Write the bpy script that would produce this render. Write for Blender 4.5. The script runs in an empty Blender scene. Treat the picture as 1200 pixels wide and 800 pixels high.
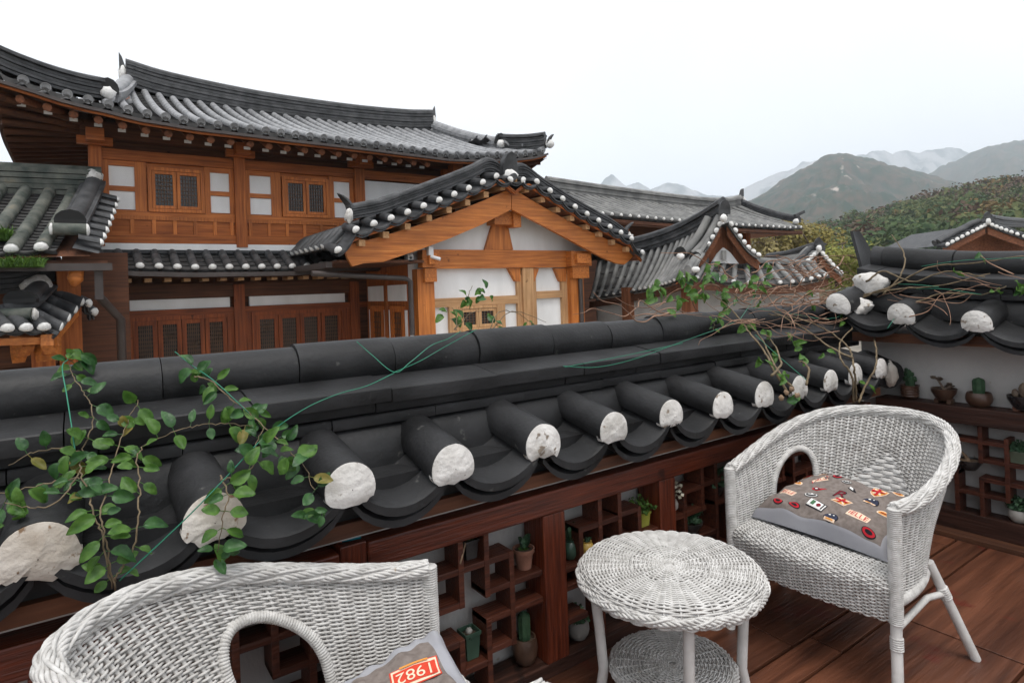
import bpy, math, random
from mathutils import Vector, Matrix, noise as mnoise

# ------------------------------------------------------------------ camera, sky, sun, exposure
SC = bpy.context.scene
COL = SC.collection
F_PX, CXP, CYP, ROLL, YAW, EYE = 720.0, 600.0, 338.0, math.atan(.035), math.radians(35), 1.47
cr, sr = math.cos(ROLL), math.sin(ROLL)
FW = Vector((math.sin(YAW), math.cos(YAW), 0)); RT = Vector((math.cos(YAW), -math.sin(YAW), 0)); UP = Vector((0, 0, 1))
cam = bpy.data.cameras.new('camera'); cam_o = bpy.data.objects.new('camera', cam); COL.objects.link(cam_o)
cam.sensor_width = 36; cam.lens = F_PX / 1200 * 36; cam.shift_y = (CYP - 400) / 1200
cam.clip_start = .05; cam.clip_end = 20000
xr = RT * cr - UP * sr; yu = RT * sr + UP * cr
cam_o.matrix_world = Matrix(((xr.x, yu.x, -FW.x, 0), (xr.y, yu.y, -FW.y, 0), (xr.z, yu.z, -FW.z, EYE), (0, 0, 0, 1)))
SC.camera = cam_o
SC.view_settings.view_transform = 'Standard'; SC.view_settings.look = 'None'
SC.view_settings.gamma = 1; SC.view_settings.exposure = 0.70; SC.view_settings.use_curve_mapping = False
SC.cycles.use_denoising = True
SC.cycles.max_bounces = 6; SC.cycles.diffuse_bounces = 3; SC.cycles.glossy_bounces = 2
SC.cycles.transparent_max_bounces = 8; SC.cycles.volume_bounces = 1

SUN_EL, SUN_AZ = math.radians(70), math.radians(200)      # azimuth clockwise from +Y
world = bpy.data.worlds.new('World'); SC.world = world; world.use_nodes = True
wn = world.node_tree; wn.nodes.clear()
w_out = wn.nodes.new('ShaderNodeOutputWorld'); w_bg = wn.nodes.new('ShaderNodeBackground')
sky = wn.nodes.new('ShaderNodeTexSky'); sky.sky_type = 'NISHITA'; sky.sun_disc = False
sky.sun_elevation = SUN_EL; sky.sun_rotation = SUN_AZ; sky.dust_density = 4; sky.air_density = 1.2
hs = wn.nodes.new('ShaderNodeHueSaturation'); hs.inputs['Saturation'].default_value = .06
mx = wn.nodes.new('ShaderNodeMix'); mx.data_type = 'RGBA'; mx.inputs['Factor'].default_value = .72
tc = wn.nodes.new('ShaderNodeTexCoord'); cl = wn.nodes.new('ShaderNodeTexNoise'); cl.inputs['Scale'].default_value = 2.2
cl.inputs['Detail'].default_value = 4
cramp = wn.nodes.new('ShaderNodeValToRGB')                # even cloud deck, very slight mottling
cramp.color_ramp.elements[0].position = .3; cramp.color_ramp.elements[0].color = (8.1, 8.25, 8.6, 1)
cramp.color_ramp.elements[1].position = .75; cramp.color_ramp.elements[1].color = (9.6, 9.6, 9.7, 1)
wn.links.new(tc.outputs['Generated'], cl.inputs['Vector']); wn.links.new(cl.outputs['Fac'], cramp.inputs['Fac'])
wn.links.new(sky.outputs['Color'], hs.inputs['Color'])
wn.links.new(hs.outputs['Color'], mx.inputs['A']); wn.links.new(cramp.outputs['Color'], mx.inputs['B'])
wn.links.new(mx.outputs['Result'], w_bg.inputs['Color']); w_bg.inputs['Strength'].default_value = .108
wn.links.new(w_bg.outputs['Background'], w_out.inputs['Surface'])
sun = bpy.data.lights.new('sun', 'SUN'); sun.energy = 1.4; sun.angle = math.radians(25); sun.color = (1, .96, .9)
sun_o = bpy.data.objects.new('sun', sun); COL.objects.link(sun_o)
sd = Vector((math.sin(SUN_AZ) * math.cos(SUN_EL), math.cos(SUN_AZ) * math.cos(SUN_EL), math.sin(SUN_EL)))
sun_o.rotation_euler = (-sd).to_track_quat('-Z', 'Y').to_euler()

# ------------------------------------------------------------------ helpers
RND = random.Random(7)
def V(*a): return Vector(a)
def ray(u, v):
    du, dv = u - CXP, v - CYP
    x = du * cr - dv * sr; y = du * sr + dv * cr
    return FW + RT * (x / F_PX) - UP * (y / F_PX)
def at(u, v, Y=None, X=None, Z=None):
    """the point where the sight line of a measured corner meets a known wall or floor plane"""
    d = ray(u, v)
    k = Y / d.y if Y is not None else X / d.x if X is not None else (Z - EYE) / d.z
    return V(0, 0, EYE) + d * k
def nz(x, y=0., z=0.): return mnoise.noise(Vector((x, y, z)))

def tag(o, label=None, cat=None, group=None, kind=None):
    if label: o['label'] = label
    if cat: o['category'] = cat
    if group: o['group'] = group
    if kind: o['kind'] = kind
    return o
def thing(name, label, cat, loc=(0, 0, 0), group=None):
    o = bpy.data.objects.new(name, None); o.empty_display_size = .1; COL.objects.link(o); o.location = loc
    return tag(o, label, cat, group)
def wloc(o):
    p = Vector(o.location)
    while o.parent: o = o.parent; p += Vector(o.location)
    return p
class MB:
    def __init__(s): s.v = []; s.f = []; s.m = []; s.mi = 0
    def add(s, vs, fs):
        n = len(s.v); s.v += [tuple(p) for p in vs]; s.f += [tuple(i + n for i in f) for f in fs]; s.m += [s.mi] * len(fs); return s
    def hexa(s, p):
        return s.add(p, [(0, 3, 2, 1), (4, 5, 6, 7), (0, 1, 5, 4), (1, 2, 6, 5), (2, 3, 7, 6), (3, 0, 4, 7)])
    def box(s, x0, x1, y0, y1, z0, z1):
        return s.hexa([(x0, y0, z0), (x1, y0, z0), (x1, y1, z0), (x0, y1, z0), (x0, y0, z1), (x1, y0, z1), (x1, y1, z1), (x0, y1, z1)])
    def bar(s, a, b, w, h, up=UP):
        a, b = Vector(a), Vector(b); d = (b - a).normalized(); r = d.cross(up)
        r = r.normalized() if r.length > 1e-5 else Vector((1, 0, 0)); u = r.cross(d).normalized()
        r, u = r * w / 2, u * h / 2
        return s.hexa([a - r - u, a + r - u, b + r - u, b - r - u, a - r + u, a + r + u, b + r + u, b - r + u])
    def tube(s, path, rad, n=6, caps=True):
        path = [Vector(p) for p in path]; N = len(path)
        R = rad if isinstance(rad, (list, tuple)) else [rad] * N
        t = (path[1] - path[0]).normalized()
        ref = Vector((0, 0, 1)) if abs(t.z) < .9 else Vector((1, 0, 0))
        nrm = t.cross(ref).normalized(); vs = []
        for i, p in enumerate(path):
            t = (path[min(i + 1, N - 1)] - path[max(i - 1, 0)])
            if t.length < 1e-9: t = Vector((0, 0, 1))
            t.normalize(); nrm = (nrm - t * nrm.dot(t))
            if nrm.length < 1e-6: nrm = t.orthogonal()
            nrm.normalize(); b = t.cross(nrm)
            for k in range(n):
                a = 2 * math.pi * k / n; vs.append(p + (nrm * math.cos(a) + b * math.sin(a)) * R[i])
        fs = [(i * n + k, i * n + (k + 1) % n, (i + 1) * n + (k + 1) % n, (i + 1) * n + k) for i in range(N - 1) for k in range(n)]
        if caps: fs += [tuple(range(n - 1, -1, -1)), tuple((N - 1) * n + k for k in range(n))]
        return s.add(vs, fs)
    def grid(s, rows, closed=False):
        n = len(rows[0]); vs = [p for r in rows for p in r]
        m = n if closed else n - 1
        return s.add(vs, [(i * n + k, i * n + (k + 1) % n, (i + 1) * n + (k + 1) % n, (i + 1) * n + k) for i in range(len(rows) - 1) for k in range(m)])
    def lathe(s, prof, c=(0, 0, 0), n=20, sx=1., sy=1.):
        return s.grid([[(c[0] + r * sx * math.cos(2 * math.pi * k / n), c[1] + r * sy * math.sin(2 * math.pi * k / n), c[2] + z) for k in range(n)] for r, z in prof], True)
    def blob(s, c, r, n=8, jit=.0, sq=(1, 1, 1)):
        rows = []
        for i in range(n // 2 + 1):
            th = math.pi * i / (n // 2); row = []
            for k in range(n):
                ph = 2 * math.pi * k / n; d = Vector((math.sin(th) * math.cos(ph), math.sin(th) * math.sin(ph), math.cos(th)))
                q = 1 + jit * nz(d.x * 1.7 + c[0] * 9, d.y * 1.7 + c[1] * 9, d.z * 1.7 + c[2] * 9)
                row.append((c[0] + d.x * r * q * sq[0], c[1] + d.y * r * q * sq[1], c[2] + d.z * r * q * sq[2]))
            rows.append(row)
        return s.grid(rows, True)
    def build(s, name, mats, parent=None, smooth=None, bevel=0):
        me = bpy.data.meshes.new(name); off = wloc(parent) if parent else Vector((0, 0, 0))
        me.from_pydata([(p[0] - off.x, p[1] - off.y, p[2] - off.z) for p in s.v], [], s.f)
        ml = mats if isinstance(mats, (list, tuple)) else [mats]
        for m in ml: me.materials.append(m)
        if len(ml) > 1: me.polygons.foreach_set('material_index', s.m)
        if smooth is not None:
            me.polygons.foreach_set('use_smooth', [True] * len(me.polygons))
            me.update()
            if smooth < 180: me.set_sharp_from_angle(angle=math.radians(smooth))
        me.update()
        o = bpy.data.objects.new(name, me); COL.objects.link(o)
        if parent: o.parent = parent
        if bevel:
            md = o.modifiers.new('edge', 'BEVEL'); md.width = bevel; md.segments = 2; md.limit_method = 'ANGLE'; md.angle_limit = math.radians(40)
        return o
def part(name, m, parent, fn, smooth=None, bevel=0):
    b = MB(); fn(b); return b.build(name, m, parent, smooth, bevel)
def pbox(name, m, parent, *a, bevel=0): return part(name, m, parent, lambda b: b.box(*a), bevel=bevel)
def copy_tree(o, parent=None):
    c = o.copy(); COL.objects.link(c)
    if parent: c.parent = parent
    for ch in list(o.children): copy_tree(ch, c)
    return c
def crom(pts, n=8):
    P = [Vector(p) for p in pts]; P = [P[0] * 2 - P[1]] + P + [P[-1] * 2 - P[-2]]; out = []
    for i in range(1, len(P) - 2):
        for k in range(n):
            t = k / n
            out.append(.5 * ((2 * P[i]) + (P[i + 1] - P[i - 1]) * t + (2 * P[i - 1] - 5 * P[i] + 4 * P[i + 1] - P[i + 2]) * t * t + (3 * P[i] - P[i - 1] - 3 * P[i + 1] + P[i + 2]) * t ** 3))
    out.append(P[-2]); return out
def lerp(a, b, t): return a + (b - a) * t
def interp(x, tab):
    if x <= tab[0][0]: return tab[0][1]
    for (x0, y0), (x1, y1) in zip(tab, tab[1:]):
        if x <= x1: return y0 + (y1 - y0) * (x - x0) / (x1 - x0)
    return tab[-1][1]

# ------------------------------------------------------------------ materials
def mat(name, c1, c2=None, scale=4., stretch=(1, 1, 1), rough=.7, bump=.0, bscale=40., spec=.35, detail=6, speck=None, c3=None, lo=.35, hi=.65, trans=0, rr=.12, isl=0):
    m = bpy.data.materials.new(name); m.use_nodes = True; nt = m.node_tree; N = nt.nodes; L = nt.links
    b = N['Principled BSDF']; b.inputs['Specular IOR Level'].default_value = spec
    c2 = c2 or c1
    t = N.new('ShaderNodeTexCoord'); mp = N.new('ShaderNodeMapping'); mp.inputs['Scale'].default_value = stretch
    L.new(t.outputs['Object'], mp.inputs['Vector'])
    n1 = N.new('ShaderNodeTexNoise'); n1.inputs['Scale'].default_value = scale; n1.inputs['Detail'].default_value = detail
    L.new(mp.outputs['Vector'], n1.inputs['Vector'])
    rp = N.new('ShaderNodeValToRGB'); e = rp.color_ramp.elements
    e[0].position = lo; e[0].color = (*c1, 1); e[1].position = hi; e[1].color = (*c2, 1)
    if c3: k = rp.color_ramp.elements.new(min(.98, hi + .15)); k.color = (*c3, 1)
    L.new(n1.outputs['Fac'], rp.inputs['Fac']); col = rp.outputs['Color']
    if speck:                                   # small stains or chips with an edge of their own
        sc, th, cc = speck
        n2 = N.new('ShaderNodeTexNoise'); n2.inputs['Scale'].default_value = sc; n2.inputs['Detail'].default_value = 8
        L.new(t.outputs['Object'], n2.inputs['Vector'])
        r2 = N.new('ShaderNodeValToRGB'); r2.color_ramp.elements[0].position = th; r2.color_ramp.elements[1].position = th + .05
        L.new(n2.outputs['Fac'], r2.inputs['Fac'])
        mm = N.new('ShaderNodeMix'); mm.data_type = 'RGBA'; L.new(r2.outputs['Color'], mm.inputs['Factor']); L.new(col, mm.inputs['A']); mm.inputs['B'].default_value = (*cc, 1)
        col = mm.outputs['Result']
    if isl:                                     # each tile, board or leaf its own slightly different tone
        ge = N.new('ShaderNodeNewGeometry'); lf = N.new('ShaderNodeTexNoise'); lf.inputs['Scale'].default_value = 1.7; lf.inputs['Detail'].default_value = 5
        L.new(t.outputs['Object'], lf.inputs['Vector'])
        ad = N.new('ShaderNodeMath'); ad.operation = 'MULTIPLY_ADD'; ad.inputs[1].default_value = .6; L.new(ge.outputs['Random Per Island'], ad.inputs[0]); L.new(lf.outputs['Fac'], ad.inputs[2])
        m2 = N.new('ShaderNodeMapRange'); m2.inputs['From Min'].default_value = .3; m2.inputs['From Max'].default_value = 1.3; m2.inputs['To Min'].default_value = 1 - isl; m2.inputs['To Max'].default_value = 1 + isl; L.new(ad.outputs['Value'], m2.inputs['Value'])
        hv = N.new('ShaderNodeHueSaturation'); L.new(m2.outputs['Result'], hv.inputs['Value']); L.new(col, hv.inputs['Color']); col = hv.outputs['Color']
    L.new(col, b.inputs['Base Color'])
    mr = N.new('ShaderNodeMapRange'); mr.inputs['To Min'].default_value = max(.05, rough - rr); mr.inputs['To Max'].default_value = min(1, rough + rr)
    L.new(n1.outputs['Fac'], mr.inputs['Value']); L.new(mr.outputs['Result'], b.inputs['Roughness'])
    if bump:
        n3 = N.new('ShaderNodeTexNoise'); n3.inputs['Scale'].default_value = bscale; n3.inputs['Detail'].default_value = 5
        L.new(mp.outputs['Vector'], n3.inputs['Vector'])
        bp = N.new('ShaderNodeBump'); bp.inputs['Strength'].default_value = bump; bp.inputs['Distance'].default_value = .02
        L.new(n3.outputs['Fac'], bp.inputs['Height']); L.new(bp.outputs['Normal'], b.inputs['Normal'])
    if trans:
        tr = N.new('ShaderNodeBsdfTranslucent'); L.new(col, tr.inputs['Color'])
        ms = N.new('ShaderNodeMixShader'); ms.inputs['Fac'].default_value = trans
        L.new(b.outputs['BSDF'], ms.inputs[1]); L.new(tr.outputs['BSDF'], ms.inputs[2])
        L.new(ms.outputs['Shader'], N['Material Output'].inputs['Surface'])
    return m
SX, SY, SZ = (.05, 1, 1), (1, .05, 1), (1, 1, .05)     # grain along x, y, z
def wood(name, c1, c2, rough=.6, sc=28, c3=None, bump=.25, spec=.3, speck=None):
    return [mat(name + '_' + a, c1, c2, max(sc * 3.0, 26), st, rough, bump, max(sc * 5, 60), spec, 9, c3=c3, lo=.32, hi=.66, speck=speck or (5.5, .70, tuple(.45 * q for q in c1)), isl=.38) for a, st in (('x', SX), ('y', SY), ('z', SZ))]
M = {}
M['tile_fg'] = mat('black_roof_tile', (.0095, .0095, .010), (.026, .026, .0275), 5, (1, 1, 1), .52, .12, 60, .28, speck=(23, .685, (.065, .064, .06)), isl=.42)
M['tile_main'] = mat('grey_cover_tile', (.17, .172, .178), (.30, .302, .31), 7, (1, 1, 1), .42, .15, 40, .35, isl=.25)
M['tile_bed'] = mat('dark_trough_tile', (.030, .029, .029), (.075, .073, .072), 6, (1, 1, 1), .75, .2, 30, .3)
M['tile_dark'] = mat('charcoal_tile', (.028, .029, .031), (.075, .076, .079), 5, (1, 1, 1), .58, .2, 40, .35, isl=.3)
M['tile_old'] = mat('mossy_old_tile', (.045, .055, .048), (.125, .128, .11), 5, (1, 1, 1), .75, .25, 30, .3, c3=(.19, .16, .11), isl=.25)
M['tile_far'] = mat('pale_grey_tile', (.12, .12, .118), (.22, .218, .21), 3, (1, 1, 1), .7, .1, 30, .3, isl=.25)
M['plaster'] = mat('lime_plaster', (.46, .44, .41), (.70, .68, .655), 11, (1, 1, 1), .9, .4, 45, .15, speck=(30, .625, (.24, .20, .16)), isl=.1)
M['plaster_old'] = mat('stained_lime_plaster', (.38, .33, .275), (.64, .60, .55), 7, (1, 1, 1),   .9, .42, 40, .15, speck=(30, .63, (.20, .13, .08)))
M['cap_white'] = mat('white_tile_plug', (.62, .61, .59), (.80, .79, .77), 14, (1, 1, 1), .85, .3, 40, .15)
M['wall_white'] = mat('white_wall_plaster', (.74, .73, .715), (.87, .865, .86), 2.2, (1, 1, .35), .9, .06, 60, .15)
M['wall_grey'] = mat('aged_white_wall', (.36, .345, .335), (.47, .455, .44), 4, (1, 1, .6), .92, .2, 50, .1, speck=(14, .68, (.25, .21, .17)))
M['wall_court'] = mat('courtyard_wall', (.36, .34, .32), (.46, .44, .42), 3, (1, 1, 1), .92, .2, 50, .1)
M['w_or'] = wood('honey_timber', (.32, .090, .016), (.55, .185, .038), .5, 9, c3=(.66, .32, .10), spec=.4)
M['w_pale'] = wood('pale_timber', (.36, .19, .085), (.54, .32, .16), .65, 10)
M['w_red'] = wood('red_brown_timber', (.21, .054, .013), (.43, .130, .032), .6, 8, c3=(.52, .21, .07))
M['w_shut'] = wood('orange_shutter_timber', (.32, .085, .018), (.54, .175, .042), .5, 12)
M['w_door'] = wood('red_door_timber', (.13, .030, .009), (.27, .070, .020), .55, 12)
M['w_mid'] = wood('weathered_brown_timber', (.12, .042, .018), (.25, .092, .042), .65, 8)
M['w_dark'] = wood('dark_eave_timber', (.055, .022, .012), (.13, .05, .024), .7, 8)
M['w_rail'] = wood('mahogany_rail', (.055, .010, .004), (.150, .029, .010), .40, 30, c3=(.21, .055, .02), spec=.45)
M['w_lat'] = wood('lattice_timber', (.034, .009, .005), (.090, .024, .011), .5, 26, spec=.4)
M['w_latd'] = wood('dark_skirting', (.022, .009, .006), (.055, .02, .012), .55, 20, spec=.35)
M['gutter'] = mat('brown_gutter_metal', (.040, .030, .027), (.062, .048, .043), 3, (1, 1, 1), .45, 0, 1, .5)
M['pane'] = mat('dark_window_glass', (.012, .014, .015), (.035, .04, .042), 2.5, (1, 1, 1), .12, 0, 1, .6, rr=.05)
M['lattice_dark'] = mat('fine_window_lattice', (.075, .040, .022), (.12, .065, .035), 9, (1, 1, 1), .6)
M['stone'] = mat('granite', (.30, .29, .28), (.42, .41, .39), 12, (1, 1, 1), .85, .2, 60)
M['ground'] = mat('courtyard_ground', (.20, .18, .15), (.30, .27, .23), .8, (1, 1, 1), .95, .2, 8)
M['white_metal'] = mat('white_plastic', (.72, .72, .72), None, rough=.4)
M['black'] = mat('black_plastic', (.012, .012, .012), None, rough=.4)
# ------------------------------------------------------------------ ground and deck
def build_ground():
    b = MB(); n = 40; R = 3600
    rings = [0, 6, 14, 30, 60, 140, 400, 1200, R]
    rows = [[(rings[i] * math.cos(2 * math.pi * k / n), rings[i] * math.sin(2 * math.pi * k / n), -1.4) for k in range(n)] for i in range(len(rings))]
    b.grid(rows, True); tag(b.build('ground', M['ground']), kind='structure')
build_ground()
M['deck'] = mat('worn_deck_boards', (.045, .016, .009), (.150, .054, .027), 16, (.07, 1, 1), .44, .30, 50, .5, 9, speck=(3.6, .60, (.105, .022, .012)), c3=(.23, .105, .060), lo=.3, hi=.66, isl=.34)
M['deck'].node_tree.nodes['Principled BSDF'].inputs['Coat Weight'].default_value = .12
def deck():
    b = MB(); r = random.Random(4)
    seams_y = [-2.6, -2.02, -1.45, -.9, -.36, .18, .60, .795, 1.285, 1.5, 1.97]
    seams_y = [-2.6, -2.0, -1.42, -.86, -.34, .2, .58, .80, 1.26, 1.40, 1.97]
    for y0, y1 in zip(seams_y, seams_y[1:]):
        x = -4.0 - r.random()
        cuts = []
        while x < 3.9:
            cuts.append(x); x += r.choice([1.1, 1.5, 1.9]) 
        if abs(y0 - .80) < .01: cuts = [c for c in cuts if c < 2.0] + [2.845]
        if abs(y0 - .58) < .01: cuts = [c for c in cuts if c < 1.4] + [1.9]
        cuts.append(3.92)
        for a, c in zip(cuts, cuts[1:]):
            t = r.uniform(-.003, .002)
            b.box(a + .004, min(c, 3.92) - .004, y0 + .007, y1 - .007, -.04, t)
    o = b.build('deck', M['deck'], bevel=.002); tag(o, kind='structure')
    b2 = MB(); b2.box(-4.8, 4.12, -2.62, 1.98, -.2, -.045); tag(b2.build('deck_base', M['w_latd'][0]), kind='structure')
    b3 = MB(); b3.box(3.93, 4.02, -2.6, 1.84, -.04, .022); tag(b3.build('deck_edge_board', M['w_dark'][1], bevel=.003), kind='structure')
deck()

# ------------------------------------------------------------------ the two tile-capped terrace walls
def wall_cap(root, fmap, centers, a0, a1, zc, zadd, mt, plugs, seed, both=False):
    """fmap(a, o, z) maps along-wall, depth from the eave and height to the world; zadd(a) lifts the end"""
    r = random.Random(seed); pit = .335
    def P(a, o, z): return Vector(fmap(a, o, zc + z + zadd(a)))
    # troughs between cover tiles, two lapped lips each
    for i, (c0, c1) in enumerate(zip(centers, centers[1:])):
        b = MB()
        for lip, (oo, dz, back) in enumerate(((-.006, 0, .30), (.018, -.05, .2))):
            rows_t, rows_b = [], []
            for j in range(11):
                s = -1 + 2 * j / 10; a = (c0 + c1) / 2 + s * (c1 - c0) * .5 * .93
                sag = -.088 * (1 - s * s) ** .8 - .004; row = []; rb = []
                for o in (oo, oo + .01, .08, .16, back):
                    zz = sag + dz + .22 * (o - .0) + (0 if o > oo else -.004)
                    row.append(P(a, o, zz)); rb.append(P(a, o, zz - (.026 if lip == 0 else .022)))
                rows_t.append(row); rows_b.append(rb)
            b.grid(rows_t); b.grid([x[::-1] for x in rows_b])
            b.grid([[x[0] for x in rows_b], [x[0] for x in rows_t]])
            b.add([rows_t[0][0], rows_t[0][-1], rows_b[0][-1], rows_b[0][0]], [(0, 1, 2, 3)])
            b.add([rows_t[-1][0], rows_t[-1][-1], rows_b[-1][-1], rows_b[-1][0]], [(3, 2, 1, 0)])
        b.build('trough_tile', mt, root, 40)
    # cover tiles with a plaster plug
    for i, c in enumerate(centers):
        b = MB(); rad = .074 + r.uniform(-.003, .003); yaw = r.uniform(-.05, .05); dz0 = r.uniform(-.004, .004); of = r.uniform(-.008, .008)
        rows, inner = [], []
        for o, k in ((of, 1), (of + .03, 1.005), (.12, .99), (.34, .95)):
            row = []; rin = []
            for j in range(13):
                t = math.pi * (-.10 + 1.2 * j / 12)
                row.append(P(c + math.cos(t) * rad * k + yaw * o, o, -.012 + dz0 + math.sin(t) * rad * k + .20 * o))
                rin.append(P(c + math.cos(t) * (rad - .014) * k + yaw * o, o, -.012 + dz0 + math.sin(t) * (rad - .014) * k + .20 * o))
            rows.append(row); inner.append(rin)
        b.grid(rows); b.grid([inner[0], rows[0]])
        ct = b.build('cover_tile', mt, root, 40)
        # plug: ragged lump filling the open end
        p = MB(); rings = []; old = seed == 11 and i < 11
        for q, f in enumerate((0.02, .25, .5, .7, .85, .95, 1.0, 1.0)):
            ring = []
            for j in range(36):
                t = 2 * math.pi * j / 36; ca, sa = math.cos(t), math.sin(t)
                rr = (rad - .002) * (1 + .02 * nz(ca * 2 + i * 3, sa * 2, seed))
                if sa > 0: zz = sa * rr; xx = ca * rr
                else:
                    low = .62 + .22 * nz(ca * 2.2 + i * 5, 3.1, seed) + .16 * nz(ca * 9 + i * 5, 7.1, seed)
                    if old: low += .35 * max(0, nz(ca * 3 + i * 2.3, 9.4)) + .12 * nz(ca * 14, i * 2.)
                    zz = -abs(sa) ** .6 * rad * low; xx = ca / max(abs(ca), .001) * abs(ca) ** .7 * rr * (1 + (.06 if old else 0))
                bul = -.004 - .013 * (1 - f ** 2.2) + .0028 * nz(xx * f * 55 + i * 7, zz * f * 55, seed) * (1 - f ** 4)
                ring.append(P(c + xx * f, of + (bul if q < 7 else .02), -.012 + dz0 + zz * f))
            rings.append(ring)
        p.grid(rings, True)
        p.build('plaster_plug', plugs(i), ct, 50)
    # long half-round course behind the cover tiles
    def course(name, o0, z0, h, od, seg, front_slope=0., half=None, mtl=None, jit=.004, gap=.0035, top_in=0.):
        b = MB(); a = a0 - r.random() * seg
        while a < a1:
            L = seg * r.uniform(.9, 1.1); s0, s1 = max(a, a0), min(a + L - gap, a1)
            if s1 - s0 > .03:
                j1, j2, j3 = r.uniform(-jit, jit), r.uniform(-jit, jit), r.uniform(-jit, jit) * .6
                n = 4; rows = []
                for q in range(n + 1):
                    t = q / n; A = lerp(s0, s1, t); o = o0 + lerp(j1, j2, t); z = z0 + j3
                    if half:                                   # half round section
                        rows.append([P(A, od + (half + j3) * math.cos(math.pi * (1.22 - 1.44 * k / 14)) + lerp(j1, j2, t), z + (half + j3) * math.sin(math.pi * (1.22 - 1.44 * k / 14))) for k in range(15)])
                    else:
                        e = 2 * od - o
                        rows.append([P(A, e, z), P(A, o, z), P(A, o - .002, z + h * .5), P(A, o, z + h - .004), P(A, o + .004, z + h), P(A, o + .05 + top_in, z + h + front_slope), P(A, e - .05, z + h + front_slope), P(A, e, z + h)])
                b.grid(rows, not half); 
                m = len(rows[0]); b.add(rows[0], [tuple(range(m))]); b.add(rows[-1], [tuple(range(m - 1, -1, -1))])
            a += L
        b.build(name, mtl or mt, root, 35)
    OD = .5
    b = MB()                                                    # front half-round closure course
    for c0, c1 in zip(centers, centers[1:]):
        rows = []
        for q in range(5):
            A = lerp(c0, c1 - .004, q / 4); jj = r.uniform(-.001, .001)
            rows.append([P(A, .335 - .115 * math.cos(math.pi * (.5 * k / 8 + .0)) ** .8 + jj, -.03 + .135 * math.sin(math.pi * .5 * k / 8)) for k in range(9)])
        b.grid(rows); b.add(rows[0], [tuple(range(9))]); b.add(rows[-1], [tuple(range(8, -1, -1))])
    b.build('closure_course', mt, root, 60)
    course('flat_course', .262, .100, .034, OD, .40)
    course('flat_course', .280, .136, .034, OD, .40)
    course('flat_course', .240, .172, .048, OD, .46, front_slope=.022, top_in=.1, jit=.005)
    course('ridge_tile', 0, .285, 0, OD, .38, half=.084, jit=.006)
    # rear slope, plain
    b = MB()
    for c0, c1 in zip(centers, centers[1:]):
        b.grid([[P(lerp(c0, c1, k / 8), o, z - .05 * math.sin(math.pi * k / 8)) for k in range(9)] for o, z in ((.68, .10), (1.0, -.01))])
    for c in centers:
        b.grid([[P(c + .074 * math.cos(math.pi * k / 8), o, z + .074 * math.sin(math.pi * k / 8)) for k in range(9)] for o, z in ((.66, .07), (1.0, 0))])
    b.build('rear_tiles', mt, root, 40)

meas = [-.094, .254, .607, .938, 1.298, 1.634, 1.968, 2.294, 2.616, 2.923, 3.209, 3.489, 3.78]
cent = [-.094 - .337 * k for k in range(9, 0, -1)] + meas
front_wall = thing('tiled_wall', 'long low terrace wall capped with black half-round tiles, vine leaves hanging over it', 'wall', (1, 2.2, -1.4))
pbox('wall_body', M['wall_grey'], front_wall, -3.2, 4.15, 1.985, 2.42, -1.4, .80)
wall_cap(front_wall, lambda a, o, z: (a, 1.70 + o, z), cent, -3.1, 4.07, .93, lambda a: 0, M['tile_fg'], lambda i: M['plaster_old'] if i < 11 else M['plaster'], 11)
pbox('eave_board', M['w_dark'][0], front_wall, -3.1, 3.93, 1.775, 1.985, .752, .795)
pbox('eave_lath', M['stone'], front_wall, -3.1, 3.93, 1.80, 1.985, .738, .7515)
pbox('eave_fill', M['tile_fg'], front_wall, -3.1, 4.14, 1.80, 2.40, .796, .90)

right_wall = thing('tiled_wall', 'taller tile-capped wall on the right behind the row of cactus pots', 'wall', (4.35, 0, -1.4))
pbox('wall_body', M['wall_grey'], right_wall, 4.145, 4.56, -2.6, 1.98, -1.4, 1.07)
rc = [1.965, 1.61, 1.25, .89, .53, .17, -.19, -.55, -.91, -1.27, -1.63, -1.99, -2.35]
def rlift(a):
    y = -a
    return .085 * max(0, (y - .95) / .95) ** 2 if y > .95 else 0
wall_cap(right_wall, lambda a, o, z: (3.85 + o, -a, z), [-y for y in rc], -1.965, 2.35, 1.205, rlift, M['tile_fg'], lambda i: M['plaster'], 23)
pbox('eave_board', M['w_dark'][1], right_wall, 3.93, 4.56, -2.6, 1.93, 1.07, 1.125)
# end of the right ridge: upturned end tile, plaster lumps
def end_tile(b):
    rows = []
    for k in range(9):
        t = k / 8; z = 1.42 + .36 * t; w = .105 * (1 - .55 * t ** 3); y = 1.985 + .05 * t + .05 * t * t
        rows.append([(4.35 - w, y, z), (4.35 - w * .5, y + .012, z), (4.35, y + .016, z), (4.35 + w * .5, y + .012, z), (4.35 + w, y, z), (4.35 + w, y + .02, z), (4.35, y + .036, z), (4.35 - w, y + .02, z)])
    b.grid(rows, True); b.add(rows[0], [tuple(range(7, -1, -1))]); b.add(rows[-1], [tuple(range(8))])
part('end_tile', M['tile_fg'], right_wall, end_tile, 40)
part('plaster_lump', M['plaster'], right_wall, lambda b: b.blob((4.085, 1.885, 1.425), .10, 20, .5, (.62, .95, .72)), 60)
part('plaster_lump', M['plaster'], right_wall, lambda b: b.blob((3.99, 1.90, 1.275), .075, 18, .5, (.9, .8, .75)), 60)
part('plaster_lump', M['plaster_old'], right_wall, lambda b: b.blob((3.985, 1.735, .872), .078, 18, .35, (.55, .45, .95)), 60)
part('hip_tile', M['tile_fg'], right_wall, lambda b: b.tube([(4.36, 1.80, 1.335), (4.20, 1.96, 1.29), (4.0, 2.08, 1.2)], .085, 14), 60)
part('valley_tile', M['tile_fg'], right_wall, lambda b: b.tube([(4.13, 1.96, .91), (3.99, 1.745, .868)], .086, 18), 60)

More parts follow.
